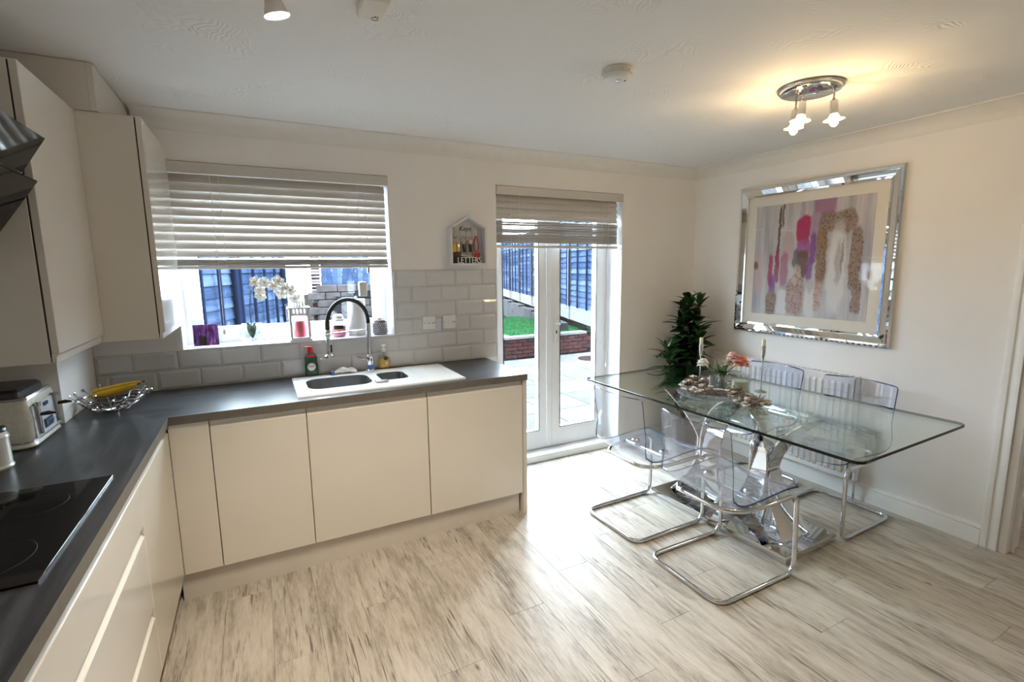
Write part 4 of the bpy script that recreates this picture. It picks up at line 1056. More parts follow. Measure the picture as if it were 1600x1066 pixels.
def envelope(x0, x1, z1, y, m_, lean, label):
    o = MB(); o.add([(x0, y, KZ0 + .0125), (x1, y, KZ0 + .0125), (x1, y, z1 + lean), (x0, y, z1 - lean), (x0, y + .003, KZ0 + .0125), (x1, y + .003, KZ0 + .0125), (x1, y + .003, z1 + lean), (x0, y + .003, z1 - lean)],
          [(0, 1, 2, 3), (7, 6, 5, 4), (0, 4, 5, 1), (1, 5, 6, 2), (2, 6, 7, 3), (3, 7, 4, 0)])
    tag(o.build('letter', m_, None, 0), label, 'letter', 'post in the key holder')
envelope(1.926, 1.992, 1.645, -.030, 'paper_brown', .0, 'brown packet at the left inside the letter holder')
envelope(1.945, 2.130, 1.606, -.052, 'ink', -.010, 'dark folded letter at the front of the letter holder')
envelope(1.965, 2.110, 1.618, -.018, 'label_white', -.012, 'white letter leaning at the back of the letter holder')
envelope(2.080, 2.125, 1.634, -.044, 'red_plastic', .004, 'small red card at the right inside the letter holder')

# ================================================================== DINING CORNER
# glass table
tb = thing('dining_table', (3.305, -1.235, 0), 'large rectangular glass dining table on a chrome sculpted base', 'table')
TX0_, TX1_, TY0_, TY1_ = 2.808, 3.782, -2.125, -.332
TZ = .750
lp = rrect(TX0_, TY0_, TX1_, TY1_, .045, 6); n = len(lp)
gt = MB(); e = .002
rows = [[(p[0], p[1]) for p in rrect(TX0_ + d, TY0_ + d, TX1_ - d, TY1_ - d, .045 - d, 6)] for d in (e, 0, 0, e)]
zz = (TZ - .014, TZ - .012, TZ - .002, TZ)
V = [(p[0], p[1], z) for r, z in zip(rows, zz) for p in r]
F = [(i * n + k, i * n + (k + 1) % n, (i + 1) * n + (k + 1) % n, (i + 1) * n + k) for i in range(3) for k in range(n)]
gt.add(V, F, 1); gt.add([(p[0], p[1], TZ) for p in rows[3]], [tuple(range(n))], 0); gt.add([(p[0], p[1], TZ - .014) for p in rows[0]], [tuple(range(n))[::-1]], 0)
g2 = gt
gm = bpy.data.meshes.new('tmp'); gm.from_pydata(g2.v, [], g2.f); gm.polygons.foreach_set('material_index', g2.mi)
bm = bmesh.new(); bm.from_mesh(gm); bmesh.ops.remove_doubles(bm, verts=bm.verts, dist=1e-5); bm.verts.index_update(); bm.faces.index_update()
g3 = MB(); g3.add([v.co[:] for v in bm.verts], [[v.index for v in f.verts] for f in bm.faces], [f.material_index for f in bm.faces]); bm.free()
g3.build('glass_top', ['tabletop', 'glass_edge'], tb, 40)
PX0, PX1, PY0, PY1 = 3.052, 3.512, -1.715, -.765
MB().bbox(PX0, PY0, 0.0005, PX1, PY1, .042, .003, 2).build('base_plate', 'chrome', tb)
BX, BY = 3.282, -1.235
def band(fn, w, th, a0, a1, n_, name, mtl='chrome', wdir=(1, 0, 0), closed=False):
    """curved strip: centre line fn(t), width vector wdir*w(t)"""
    G = []
    wd = Vector(wdir)
    for k in range(n_ + 1):
        t_ = a0 + (a1 - a0) * k / n_
        c = Vector(fn(t_)); ww = w(t_) if callable(w) else w
        G.append([c - wd * ww, c - wd * ww * .33, c + wd * ww * .33, c + wd * ww])
    return MB().sheet(G, th, 0, 0).build(name, mtl, tb, 40)
# two upright oval bands crossing at right angles
for (u, wd, hw_, hh) in ((Vector((1, 0, 0)), Vector((0, 1, 0)), .250, .346), (Vector((0, 1, 0)), Vector((1, 0, 0)), .228, .338)):
    def fn(t_, u=u, hw_=hw_, hh=hh): return Vector((BX, BY, .388)) + u * hw_ * math.cos(t_) + Vector((0, 0, hh * math.sin(t_)))
    band(fn, .056, .010, 0.0, 2 * PI, 64, 'oval_band', wdir=wd)
# outward-curving wings above and below
for s in (-1, 1):
    def up(t_, s=s): return Vector((BX, BY + s * (.243 + .215 * t_ ** 1.9), .40 + .322 * t_))
    def dn(t_, s=s): return Vector((BX, BY + s * (.243 + .15 * t_ ** 1.9), .38 - .330 * t_))
    band(up, lambda t_: .045 + .10 * t_, .008, 0, 1, 18, 'upper_wing'); band(dn, lambda t_: .045 + .085 * t_, .008, 0, 1, 18, 'lower_wing')
for (dx, dy) in ((-.09, -.36), (.09, -.36), (-.09, .36), (.09, .36)):
    MB().lathe([(.02, 0), (.02, .006), (0, .006)], (BX + dx, BY + dy, TZ - .0205), 14).build('glass_pad', 'chrome_r', tb)

tb.rotation_euler = (0, 0, .028)
# transparent cantilever chairs
prof = [(.282, .418), (.270, .434), (.235, .445), (.16, .446), (.07, .440), (-.02, .432), (-.10, .430), (-.155, .440), (-.195, .468), (-.220, .510), (-.236, .57), (-.250, .65), (-.264, .74), (-.272, .79), (-.276, .815), (-.277, .823)]
def make_chair(label, group):
    t = thing('dining_chair', (0, 0, 0), label, 'chair', group)
    # resample the profile smoothly
    P = []
    for i in range(len(prof) - 1):
        p0 = prof[max(i - 1, 0)]; p1 = prof[i]; p2 = prof[i + 1]; p3 = prof[min(i + 2, len(prof) - 1)]
        for k in range(3):
            s = k / 3
            P.append(tuple(.5 * ((2 * p1[c]) + (-p0[c] + p2[c]) * s + (2 * p0[c] - 5 * p1[c] + 4 * p2[c] - p3[c]) * s * s + (-p0[c] + 3 * p1[c] - 3 * p2[c] + p3[c]) * s ** 3) for c in (0, 1)))
    P.append(prof[-1]); L_ = len(P); G = []
    for i, (x, z) in enumerate(P):
        t_ = i / (L_ - 1)
        back = min(1, max(0, (z - .45) / .15)) if x < 0 else 0
        hw_ = .222
        if i < 5: hw_ -= .045 * ((5 - i) / 5) ** 2
        if i > L_ - 6: hw_ -= .030 * ((i - (L_ - 6)) / 5) ** 2
        hw_ -= .012 * back
        row = []
        for j in range(13):
            v = -1 + 2 * j / 12
            row.append((x + .045 * back * v * v * (1 if x < 0 else 0), hw_ * v, z + (.018 * v * v * (1 - back) if x > -.2 else 0)))
        G.append(row)
    MB().sheet(G, -.0085, 0, 1).build('shell', ['acrylic', 'acrylic_edge'], t, 60)
    path = []
    for s in (1,):
        path = [(-.17, .13, .408), (-.10, .195, .408), (.02, .212, .412), (.268, .215, .420), (.272, .222, .012), (-.256, .222, .012), (-.256, -.222, .012), (.272, -.222, .012), (.268, -.215, .420), (.02, -.212, .412), (-.10, -.195, .408), (-.17, -.13, .408), (-.17, .0, .408)]
    path = path + [path[0]]
    f_ = fillet(path, .065, 6)
    MB().tube(f_[:-1], .0115, 10, closed=True).build('tube_frame', 'chrome', t, 60)
    MB().tube([(.04, -.208, .414), (.04, .208, .414)], .010, 8).build('seat_crossbar', 'chrome', t)
    for s in (-1, 1):
        MB().lathe([(.026, 0), (.026, .010), (.020, .016), (0, .016)], (.04, s * .12, .4425), 16).build('seat_fixing', 'chrome_r', t)
        MB().bbox(-.20, s * .222 - .014, .0002, -.16, s * .222 + .014, .012, .003).build('floor_glide', 'bowl_glass', t)
    return t
G1 = 'clear cantilever chairs around the glass table'
ch = make_chair('clear plastic chair at the table nearest the camera, back towards us', G1)
def place(c, x, y, rz, label=None):
    c.location = (x, y, 0); c.rotation_euler = (0, 0, rz)
    if label: c['label'] = label
c2 = copy_tree(ch); c3 = copy_tree(ch); c4 = copy_tree(ch)
place(ch, 2.763, -1.560, .0)
place(c2, 2.772, -.985, .02, 'clear plastic chair nearest the garden door, back towards us')
place(c3, 3.800, -1.500, PI + .03, 'clear plastic chair by the wall, nearer the doorway on the right')
place(c4, 3.802, -.935, PI - .01, 'clear plastic chair by the wall, nearer the leafy plant')

# ------------------------------------------------------------------ table decoration
ZT = TZ + .0005
def candlestick(x, y, h, label):
    t = thing('candlestick', (x, y, ZT), label, 'candlestick', 'slim silver candlesticks on the table')
    MB().lathe([(0, 0), (.036, 0), (.037, .003), (.030, .006), (.006, .012), (.0035, .03), (.0035, h - .10), (.006, h - .085), (.013, h - .05), (.0145, h - .015), (.0145, h), (.012, h), (.011, h - .02), (0, h - .02)], (x, y, ZT), 18).build('stand', 'silver', t)
    return t
def taper(x, y, z, h, label):
    o = tag(MB().lathe([(0, 0), (.0108, 0), (.0108, h), (.007, h + .003), (0, h + .002)], (x, y, z), 14).build('candle', 'candle'), label, 'candle', 'candle stubs in the silver candlesticks')
    MB().tube([(x, y, z + h), (x + .001, y, z + h + .008)], .001, 4).build('wick', 'ink', o)
candlestick(3.322, -.890, .275, 'slim silver candlestick in front of the leafy plant'); taper(3.322, -.890, ZT + .256, .055, 'short ivory candle in the candlestick by the plant')
candlestick(3.500, -1.210, .290, 'slim silver candlestick in front of the radiator'); taper(3.500, -1.210, ZT + .271, .055, 'short ivory candle in the candlestick by the radiator')
# glass plate
tag(MB().lathe([(0, 0), (.12, 0), (.185, .010), (.19, .013), (.185, .015), (.12, .005), (0, .005)], (3.160, -1.115, ZT), 36).build('glass_plate', 'frost_glass'), 'round clear glass plate under the twig wreath', 'plate')
# twig wreath
wr = thing('twig_wreath', (3.19, -1.10, ZT + .015), 'dry twig wreath with pale flowers around the vase', 'wreath')
rg = random.Random(11)
for k in range(70):
    a0 = rg.uniform(0, 2 * PI); ln = rg.uniform(.5, 1.3); r0 = rg.uniform(.12, .185); dz = rg.uniform(.004, .05)
    pts = [(3.19 + (r0 + .012 * math.sin(5 * q + k)) * math.cos(a0 + ln * q / 6), -1.10 + (r0 + .012 * math.cos(4 * q + k)) * math.sin(a0 + ln * q / 6), ZT + .016 + dz + .006 * math.sin(q * 1.3 + k)) for q in range(7)]
    MB().tube(pts, [.0028, .0032, .003, .003, .0026, .002, .0012], 5).build('twig', 'twig', wr)
dfl = leafblade(.022, .018, .6, 4, .1).mesh('dried_petal', mats=[M['husk_pale']], smooth=60)
for k in range(48):
    a = rg.uniform(0, 2 * PI); r0 = rg.uniform(.10, .20); c = Vector((3.19 + r0 * math.cos(a), -1.10 + r0 * math.sin(a), ZT + rg.uniform(.028, .07)))
    o = MB().sphere(c, rg.uniform(.006, .013), 8, 6, (1, 1, .8)).build('flower_head', 'husk_pale' if k % 3 else 'husk', wr)
    for q in range(5): inst('petal', dfl, o, c - wl(o), (0, -.5, 2 * PI * q / 5 + k), (.9, .9, .9))
# potpourri bundle at the near end
pb = thing('twig_bundle', (3.160, -1.400, ZT), 'round bundle of dry twigs and husks at the near end of the wreath', 'dried flowers')
for k in range(40):
    a = rg.uniform(0, 2 * PI); b = rg.uniform(.02, .08); e_ = rg.uniform(.05, .12); th_ = rg.uniform(.6, 2.2)
    p0 = Vector((3.160 + b * math.cos(a), -1.400 + b * math.sin(a), ZT + rg.uniform(.006, .035)))
    p1 = Vector((3.160 + e_ * math.cos(a + th_), -1.400 + e_ * math.sin(a + th_), ZT + rg.uniform(.01, .07)))
    pm_ = (p0 + p1) / 2 + Vector((0, 0, .012)); MB().tube([p0, pm_, p1], [.003, .0034, .0015], 5).build('twig', 'twig', pb)
for k in range(26):
    a = rg.uniform(0, 2 * PI); d = rg.uniform(.015, .095); c = Vector((3.160 + d * math.cos(a), -1.400 + d * math.sin(a), ZT + .012 + rg.uniform(0, .05) * (1 - d / .13)))
    o = MB().sphere(c, rg.uniform(.010, .016), 7, 5, (1, 1, .75)).build('husk', 'husk' if k % 2 else 'husk_pale', pb)
    for q in range(3): inst('petal', dfl, o, c - wl(o), (0, -.6, 2 * PI * q / 3 + k), (1, 1, 1))
# clear vase with stems and flowers
vs_ = thing('flower_vase', (3.205, -1.165, ZT), 'small clear glass vase with a white and a peach flower', 'vase')
VX, VY = 3.205, -1.165; ZV = ZT + .0055
MB().lathe([(0, 0), (.026, 0), (.030, .004), (.032, .05), (.026, .09), (.030, .125), (.034, .135), (.031, .133), (.024, .09), (.029, .05), (.027, .008), (0, .006)], (VX, VY, ZV), 22).build('glass', 'smoke_glass', vs_)
heads = [((3.072, -1.130, ZT + .212), 'white_petal', .036), ((3.318, -1.200, ZT + .205), 'peach_petal', .047), ((3.300, -1.150, ZT + .235), 'pink_petal', .036), ((3.235, -1.18, ZT + .205), 'husk', .026)]
for k, (h_, m_, r_) in enumerate(heads):
    h_ = Vector(h_); base = Vector((VX + .012 * math.cos(k * 1.7), VY + .012 * math.sin(k * 1.7), ZV + .02))
    st = MB().tube(fillet([base, (VX + (h_.x - VX) * .12, VY, ZV + .135), h_], .06, 6), .0025, 6).build('flower_stem', 'leaf2', vs_)
    hc = MB().sphere(h_, r_ * .62, 12, 8).build('flower_head', m_, vs_)
    pet = leafblade(r_ * 1.10, r_ * .95, .35, 5, .22).mesh('flower_petal', mats=[M[m_]], smooth=60)
    for q in range(26):
        el = .45 - .075 * q; inst('petal', pet, hc, h_ - wl(hc) + Vector((0, 0, -r_ * .1)), (0, el, 2.4 * q), (1.05 - .008 * q,) * 3)
gl = leafblade(.10, .022, .7, 6, .15).mesh('vase_leaf', mats=[M['leaf2']], smooth=60)
for k in range(14): inst('leaf', gl, vs_, (.012 * math.cos(k), .012 * math.sin(k), .125 + .006 * (k % 4)), (0, -.35 - .14 * (k % 5), k * 2.2), (1, 1, 1))
# candle in a lidded glass jar
cj = thing('candle_jar', (3.300, -1.215, ZT), 'ivory candle in a glass jar with a clear lid beside the vase', 'candle')
MB().lathe([(0, .004), (.046, .004), (.046, .088), (0, .088)], (3.30, -1.215, ZV), 26).build('wax', 'candle', cj)
MB().lathe([(0, 0), (.048, 0), (.051, .004), (.051, .112), (.048, .112), (.048, .006), (0, .004)], (3.30, -1.215, ZV), 26).build('jar', 'bowl_glass', cj)
MB().lathe([(.0, 0), (.052, 0), (.055, .003), (.055, .018), (.048, .021), (0, .021)], (3.30, -1.215, ZV + .1125), 26).build('lid', 'frost_glass', cj)
tag(MB().lathe([(0, 0), (.020, 0), (.022, .004), (.022, .105), (.019, .105), (.018, .008), (0, .006)], (3.215, -1.085, ZV), 18).build('tealight_glass', 'frost_glass'), 'narrow frosted glass tube standing left of the vase', 'glass')

# ------------------------------------------------------------------ framed abstract print
def print_mat():
    m, nt, out = _new('abstract_print'); b = N(nt, 'ShaderNodeBsdfPrincipled'); b.inputs['Roughness'].default_value = .6
    uv = N(nt, 'ShaderNodeTexCoord')
    no = N(nt, 'ShaderNodeTexNoise'); no.inputs['Scale'].default_value = 6; no.inputs['Detail'].default_value = 8; no.inputs['Roughness'].default_value = .72; nt.links.new(uv.outputs['UV'], no.inputs['Vector'])
    sv = N(nt, 'ShaderNodeVectorMath', operation='SUBTRACT'); sv.inputs[1].default_value = (.5, .5, .5); nt.links.new(no.outputs['Color'], sv.inputs[0])
    sm = N(nt, 'ShaderNodeVectorMath', operation='MULTIPLY'); sm.inputs[1].default_value = (.085, .17, 0); nt.links.new(sv.outputs[0], sm.inputs[0])
    ad = N(nt, 'ShaderNodeVectorMath', operation='ADD'); nt.links.new(uv.outputs['UV'], ad.inputs[0]); nt.links.new(sm.outputs[0], ad.inputs[1])
    # background: vertical pale streaks
    mp = N(nt, 'ShaderNodeMapping'); mp.inputs['Scale'].default_value = (14, 1.1, 1); nt.links.new(uv.outputs['UV'], mp.inputs[0])
    n2 = N(nt, 'ShaderNodeTexNoise'); n2.inputs['Scale'].default_value = 1; n2.inputs['Detail'].default_value = 5; nt.links.new(mp.outputs[0], n2.inputs['Vector'])
    r = ramp(nt, [(.3, (.34, .33, .39)), (.45, (.46, .45, .49)), (.58, (.60, .58, .60)), (.72, (.52, .44, .50))]); nt.links.new(n2.outputs['Fac'], r.inputs[0])
    col = r.outputs[0]
    # speckle used for the glittery passages
    vo = N(nt, 'ShaderNodeTexVoronoi'); vo.inputs['Scale'].default_value = 42; nt.links.new(uv.outputs['UV'], vo.inputs['Vector'])
    rs = ramp(nt, [(.12, (2.2, 2.0, 1.9)), (.32, (.30, .24, .20)), (.55, (1.3, 1.15, 1.05))]); nt.links.new(vo.outputs['Distance'], rs.inputs[0])
    def blob(col, cu, cv, hu, hv, c, op=1.0, pw=4.0, glit=0.0, src=ad, soft=.25):
        s1 = N(nt, 'ShaderNodeVectorMath', operation='SUBTRACT'); s1.inputs[1].default_value = (cu, cv, 0); nt.links.new(src.outputs[0], s1.inputs[0])
        d1 = N(nt, 'ShaderNodeVectorMath', operation='DIVIDE'); d1.inputs[1].default_value = (hu, hv, 1); nt.links.new(s1.outputs[0], d1.inputs[0])
        sp = N(nt, 'ShaderNodeSeparateXYZ'); nt.links.new(d1.outputs[0], sp.inputs[0]); ps = []
        for ax in (0, 1):
            ab = N(nt, 'ShaderNodeMath', operation='ABSOLUTE'); nt.links.new(sp.outputs[ax], ab.inputs[0])
            pw_ = N(nt, 'ShaderNodeMath', operation='POWER'); pw_.inputs[1].default_value = pw; nt.links.new(ab.outputs[0], pw_.inputs[0]); ps.append(pw_)
        su = N(nt, 'ShaderNodeMath', operation='ADD'); nt.links.new(ps[0].outputs[0], su.inputs[0]); nt.links.new(ps[1].outputs[0], su.inputs[1])
        mr = N(nt, 'ShaderNodeMapRange'); mr.inputs['From Min'].default_value = 1 + soft; mr.inputs['From Max'].default_value = 1 - soft * 2; mr.inputs['To Min'].default_value = 0; mr.inputs['To Max'].default_value = op
        nt.links.new(su.outputs[0], mr.inputs['Value'])
        mx = N(nt, 'ShaderNodeMixRGB'); nt.links.new(mr.outputs[0], mx.inputs[0]); nt.links.new(col, mx.inputs[1]); mx.inputs[2].default_value = _c(c)
        if glit:
            g = N(nt, 'ShaderNodeMixRGB', blend_type='MULTIPLY'); g.inputs[0].default_value = glit; g.inputs[1].default_value = _c(c); nt.links.new(rs.outputs[0], g.inputs[2]); nt.links.new(g.outputs[0], mx.inputs[2])
        return mx.outputs[0]
    W_, MG, PU, BR, GL = (.72, .71, .72), (.42, .015, .10), (.20, .06, .27), (.12, .055, .02), (.25, .195, .165)
    L = [(.06, .38, .05, .22, (.66, .46, .46), .6, 2), (.30, .12, .05, .13, W_, .95, 4), (.55, .14, .05, .13, W_, .95, 4),
         (.62, .95, .095, .07, (.36, .16, .30), .9, 6), (.44, .90, .022, .12, (.42, .33, .44), .7, 4), (.56, .80, .05, .12, (.40, .27, .42), .8, 3),
         (.33, .62, .05, .15, (.52, .38, .38), .8, 3), (.235, .72, .012, .26, BR, .9, 6), (.26, .90, .010, .10, BR, .8, 4), (.235, .46, .022, .16, (.34, .05, .15), .9, 4),
         (.17, .40, .024, .16, MG, .85, 4), (.19, .27, .03, .12, PU, .8, 3), (.30, .42, .035, .15, (.42, .12, .20), .7, 3),
         (.455, .76, .065, .115, MG, .97, 4), (.46, .60, .07, .08, (.34, .08, .28), .9, 3), (.55, .60, .03, .14, PU, .9, 3), (.46, .46, .055, .14, BR, .9, 4),
         (.39, .52, .022, .10, (.07, .06, .09), .8, 3), (.525, .42, .03, .12, PU, .85, 3), (.50, .47, .010, .018, (.55, .10, .03), .9, 2), (.02, .46, .03, .05, (.20, .09, .04), .9, 2)]
    for (cu, cv, hu, hv, c, op, pw) in L: col = blob(col, cu, cv, hu, hv, c, op, pw)
    GLT = [(.19, .10, .05, .115, GL, .95, 4), (.41, .18, .08, .17, (.36, .26, .24), .9, 4), (.42, .36, .04, .09, (.48, .40, .38), .8, 3), (.61, .20, .03, .14, (.45, .32, .29), .8, 3), (.62, .55, .042, .26, (.24, .15, .075), .95, 4),
           (.66, .82, .08, .09, GL, .95, 3), (.80, .80, .085, .10, GL, .95, 3), (.885, .50, .045, .26, GL, .95, 4), (.915, .20, .035, .15, GL, .9, 4)]
    for (cu, cv, hu, hv, c, op, pw) in GLT: col = blob(col, cu, cv, hu, hv, c, op, pw, glit=.85)
    for (cu, cv, hu, hv, c, op, pw) in [(.745, .40, .075, .40, W_, 1, 2.4), (.76, .48, .030, .18, (.45, .43, .44), .85, 2), (.79, .52, .010, .15, (.25, .17, .10), .7, 2), (.55, .26, .035, .06, (.52, .50, .54), .9, 2)]: col = blob(col, cu, cv, hu, hv, c, op, pw)
    nt.links.new(col, b.inputs['Base Color']); nt.links.new(b.outputs[0], out.inputs[0]); return m
pc = thing('framed_print', (XR - .02, -1.02, 1.018), 'large abstract print in a mirrored silver frame on the right wall', 'picture')
QY0, QY1, QZ0, QZ1, FW = -1.575, -.467, 1.018, 2.108, .075      # QY0 is the near (right-hand) side
X0 = XR - .001
def rail(pts_outer, pts_inner, name):
    (oa, ob), (ia, ib) = pts_outer, pts_inner
    mid = lambda a, b, t_: (a[0] + (b[0] - a[0]) * t_, a[1] + (b[1] - a[1]) * t_)
    prof = [(0.0, 0.0), (0.0, .022), (.14, .030), (.30, .030), (.36, .034), (.80, .022), (.86, .026), (1.0, .024), (1.0, 0.0)]
    V = []
    for t_, h in prof:
        for (o_, i_) in ((oa, ia), (ob, ib)):
            p = mid(o_, i_, t_); V.append((X0 - h, p[0], p[1]))
    n_ = len(prof); F = [(2 * i, 2 * i + 1, 2 * ((i + 1) % n_) + 1, 2 * ((i + 1) % n_)) for i in range(n_)] + [tuple(2 * i for i in range(n_)), tuple(2 * i + 1 for i in range(n_))[::-1]]
    MB().add(V, F).build('frame_rail', 'mirror', pc, 0)
o_ = [(QY0, QZ0), (QY1, QZ0), (QY1, QZ1), (QY0, QZ1)]; i_ = [(QY0 + FW, QZ0 + FW), (QY1 - FW, QZ0 + FW), (QY1 - FW, QZ1 - FW), (QY0 + FW, QZ1 - FW)]
for k in range(4): rail((o_[k], o_[(k + 1) % 4]), (i_[k], i_[(k + 1) % 4]), 'frame_rail')
MB().box(X0 - .014, QY0 + FW - .004, QZ0 + FW - .004, X0 - .004, QY1 - FW + .004, QZ1 - FW + .004).build('mount', 'matboard', pc, 0)
MBD = .072
pr = MB(); ya, yb_, za, zb = QY1 - FW - MBD, QY0 + FW + MBD, QZ0 + FW + MBD, QZ1 - FW - MBD
pr.box(X0 - .0155, yb_, za, X0 - .0145, ya, zb)
po = pr.build('print', 'matboard', pc, 0)
po.data.materials.clear(); po.data.materials.append(print_mat())
ul = po.data.uv_layers.new(name='UVMap'); L0 = wl(po)
for lp_ in po.data.loops:
    co = po.data.vertices[lp_.vertex_index].co + L0
    ul.data[lp_.index].uv = ((ya - co.y) / (ya - yb_), (co.z - za) / (zb - za))
MB().box(X0 - .0205, QY0 + FW, QZ0 + FW, X0 - .0185, QY1 - FW, QZ1 - FW).build('glazing', clear('picture_glass', (.985, .985, .985), base=.005), pc, 0)

# ------------------------------------------------------------------ radiator
rd = thing('radiator', (4.12, -.86, .13), 'white ribbed panel radiator on the right wall behind the chairs', 'radiator')
RY0, RY1, RZ0_, RZ1_ = -1.435, -.285, .135, .815
mb = MB(); n_r = 26; G = []; prf = []
pitch = (RY1 - RY0 - .06) / n_r
prf.append((RY0, 0)); prf.append((RY0 + .03, 0))
for k in range(n_r):
    y = RY0 + .03 + k * pitch
    prf += [(y + pitch * .08, 0), (y + pitch * .22, .012), (y + pitch * .60, .012), (y + pitch * .74, 0)]
prf.append((RY1, 0))
for z, s in ((RZ0_, 0), (RZ0_ + .03, 0), (RZ0_ + .045, 1), (RZ1_ - .06, 1), (RZ1_ - .045, 0), (RZ1_ - .012, 0)):
    G.append([(4.106 - d * s, y, z) for y, d in prf])
mb.sheet(G, .006, 0, 0).build('front_panel', 'radiator', rd, 20)
MB().box(4.150, RY0 + .01, RZ0_ + .02, 4.156, RY1 - .01, RZ1_ - .02).build('back_panel', 'radiator', rd, 0)
gr = MB(); us_ = [RY0 + k * (RY1 - RY0) / 64 for k in range(65)]
gr.cells([4.100, 4.108, 4.150, 4.160], us_, lambda i, j: not (i == 1 and j % 2 == 1), RZ1_ - .010, RZ1_, 'z').build('top_grille', 'radiator', rd, 0)
for yy in (RY0, RY1 - .004): MB().box(4.100, yy, RZ0_, 4.160, yy + .004, RZ1_ - .0105).build('side_cover', 'radiator', rd, 0)
for yy in (RY0 + .2, RY1 - .2): MB().box(4.156, yy - .03, RZ0_ + .1, 4.1785, yy + .03, RZ1_ - .1).build('bracket', 'radiator', rd, 0)
for yy in (RY0 - .035, RY1 + .035):
    v = MB().lathe([(.016, 0), (.016, .05), (.019, .055), (.019, .09), (.012, .1), (0, .1)], (4.13, yy, .135), 12).build('valve', 'white_plastic', rd)
    MB().tube([(4.13, yy, .0), (4.13, yy, .136)], .0075, 8).build('pipe', 'chrome_r', v)
    MB().tube([(4.13, yy, .165), (4.13, RY0 + .002 if yy < RY0 else RY1 - .002, .165)], .008, 8).build('union', 'chrome_r', v)

# ------------------------------------------------------------------ tall artificial plant in the corner
pl = thing('potted_plant', (3.925, -.225, 0), 'tall dark green leafy artificial plant in the corner by the radiator', 'plant')
PX, PY = 3.925, -.225
shrink_box(MB(), PX - .085, PY - .085, PX + .085, PY + .085, [(.024, .001), (.022, .01), (.0, .20), (.0, .215), (.012, .215), (.014, .19)], .02).build('pot', 'pot', pl)
MB().lathe([(0, .192), (.06, .193), (0, .196)][:2] + [(0, .197)], (PX, PY, 0), 14).build('compost', 'soil', pl)
lA = leafblade(.150, .056, .55, 6, .16).mesh('plant_leaf', mats=[M['leaf']], smooth=60)
lB = leafblade(.125, .052, .75, 6, .16).mesh('plant_leaf_b', mats=[M['leaf2']], smooth=60)
lC = leafblade(.160, .058, .9, 6, .16).mesh('plant_leaf_c', mats=[M['leaf']], smooth=60)
rg = random.Random(21); nleaf = 0
canes = []
for k in range(9):
    a = 2 * PI * k / 9 + rg.uniform(-.3, .3); lean = rg.uniform(.05, .17); top = rg.uniform(.95, 1.27) if k % 3 else rg.uniform(.75, 1.0)
    if k == 0: a, lean, top = 3.3, .30, .88
    if k == 1: a, lean, top = 1.2, .03, 1.27
    base = Vector((PX + .025 * math.cos(a), PY + .025 * math.sin(a), .19))
    tip = Vector((min(PX + lean * math.cos(a), XR - .10), min(PY + lean * math.sin(a), -.10), top))
    midp = (base + tip) / 2 + Vector((.012 * math.sin(k), .012 * math.cos(k), 0))
    pts = [base * (1 - t_) ** 2 + midp * 2 * t_ * (1 - t_) + tip * t_ * t_ for t_ in [q / 8 for q in range(9)]]
    MB().tube(pts, [.008 - .0006 * q for q in range(9)], 6).build('cane', 'stem', pl); canes.append(pts)
for ci_, pts in enumerate(canes):
    for q in range(30):
        t_ = 1 - (q / 30) ** 1.15 * .66
        i0 = min(7, int(t_ * 8)); p = pts[i0].lerp(pts[i0 + 1], t_ * 8 - i0)
        az = q * 2.4 + ci_; el = -1.05 + 1.25 * (q / 30) + rg.uniform(-.25, .25)
        s = rg.uniform(.85, 1.25) * (.8 + .4 * min(1, q / 8))
        me = (lA, lB, lC, lA)[(q + ci_) % 4]
        reach = .18 * s
        ex_, ey_ = p.x + reach * math.cos(az), p.y + reach * math.sin(az)
        if ey_ > -.02 or (ex_ > XR - .11 and p.z < .95) or ex_ > XR - .02: az = math.atan2(-abs(math.sin(az)) - .35, -abs(math.cos(az)) - .15)
        inst('leaf', me, pl, p - wl(pl), (rg.uniform(-.5, .5), el, az), (s, s, s)); nleaf += 1

# ------------------------------------------------------------------ ceiling fittings
cl = thing('ceiling_light', (3.085, -1.655, H), 'round chrome ceiling light with three lit glass spots', 'ceiling light')
CX, CY = 3.085, -1.655
MB().lathe([(0, -.026), (.115, -.026), (.124, -.022), (.126, -.014), (.126, -.0005), (0, -.0005)], (CX, CY, H), 40).build('ceiling_plate', 'chrome', cl, 40)
MB().lathe([(.127, -.012), (.134, -.010), (.136, -.006), (.134, -.001), (.127, -.0005)], (CX, CY, H), 40).build('outer_ring', 'chrome_r', cl, 40)
for (ax, ay) in ((CX + .02, CY - .02),): MB().lathe([(0, -.034), (.004, -.033), (.006, -.026), (0, -.026)], (ax, ay, H), 10).build('plate_screw', 'chrome_r', cl)
spots = [((CX + .030, CY + .085), (.02, .05, -1)), ((CX - .055, CY - .005), (-.05, .04, -1)), ((CX + .060, CY - .075), (.05, -.05, -1))]
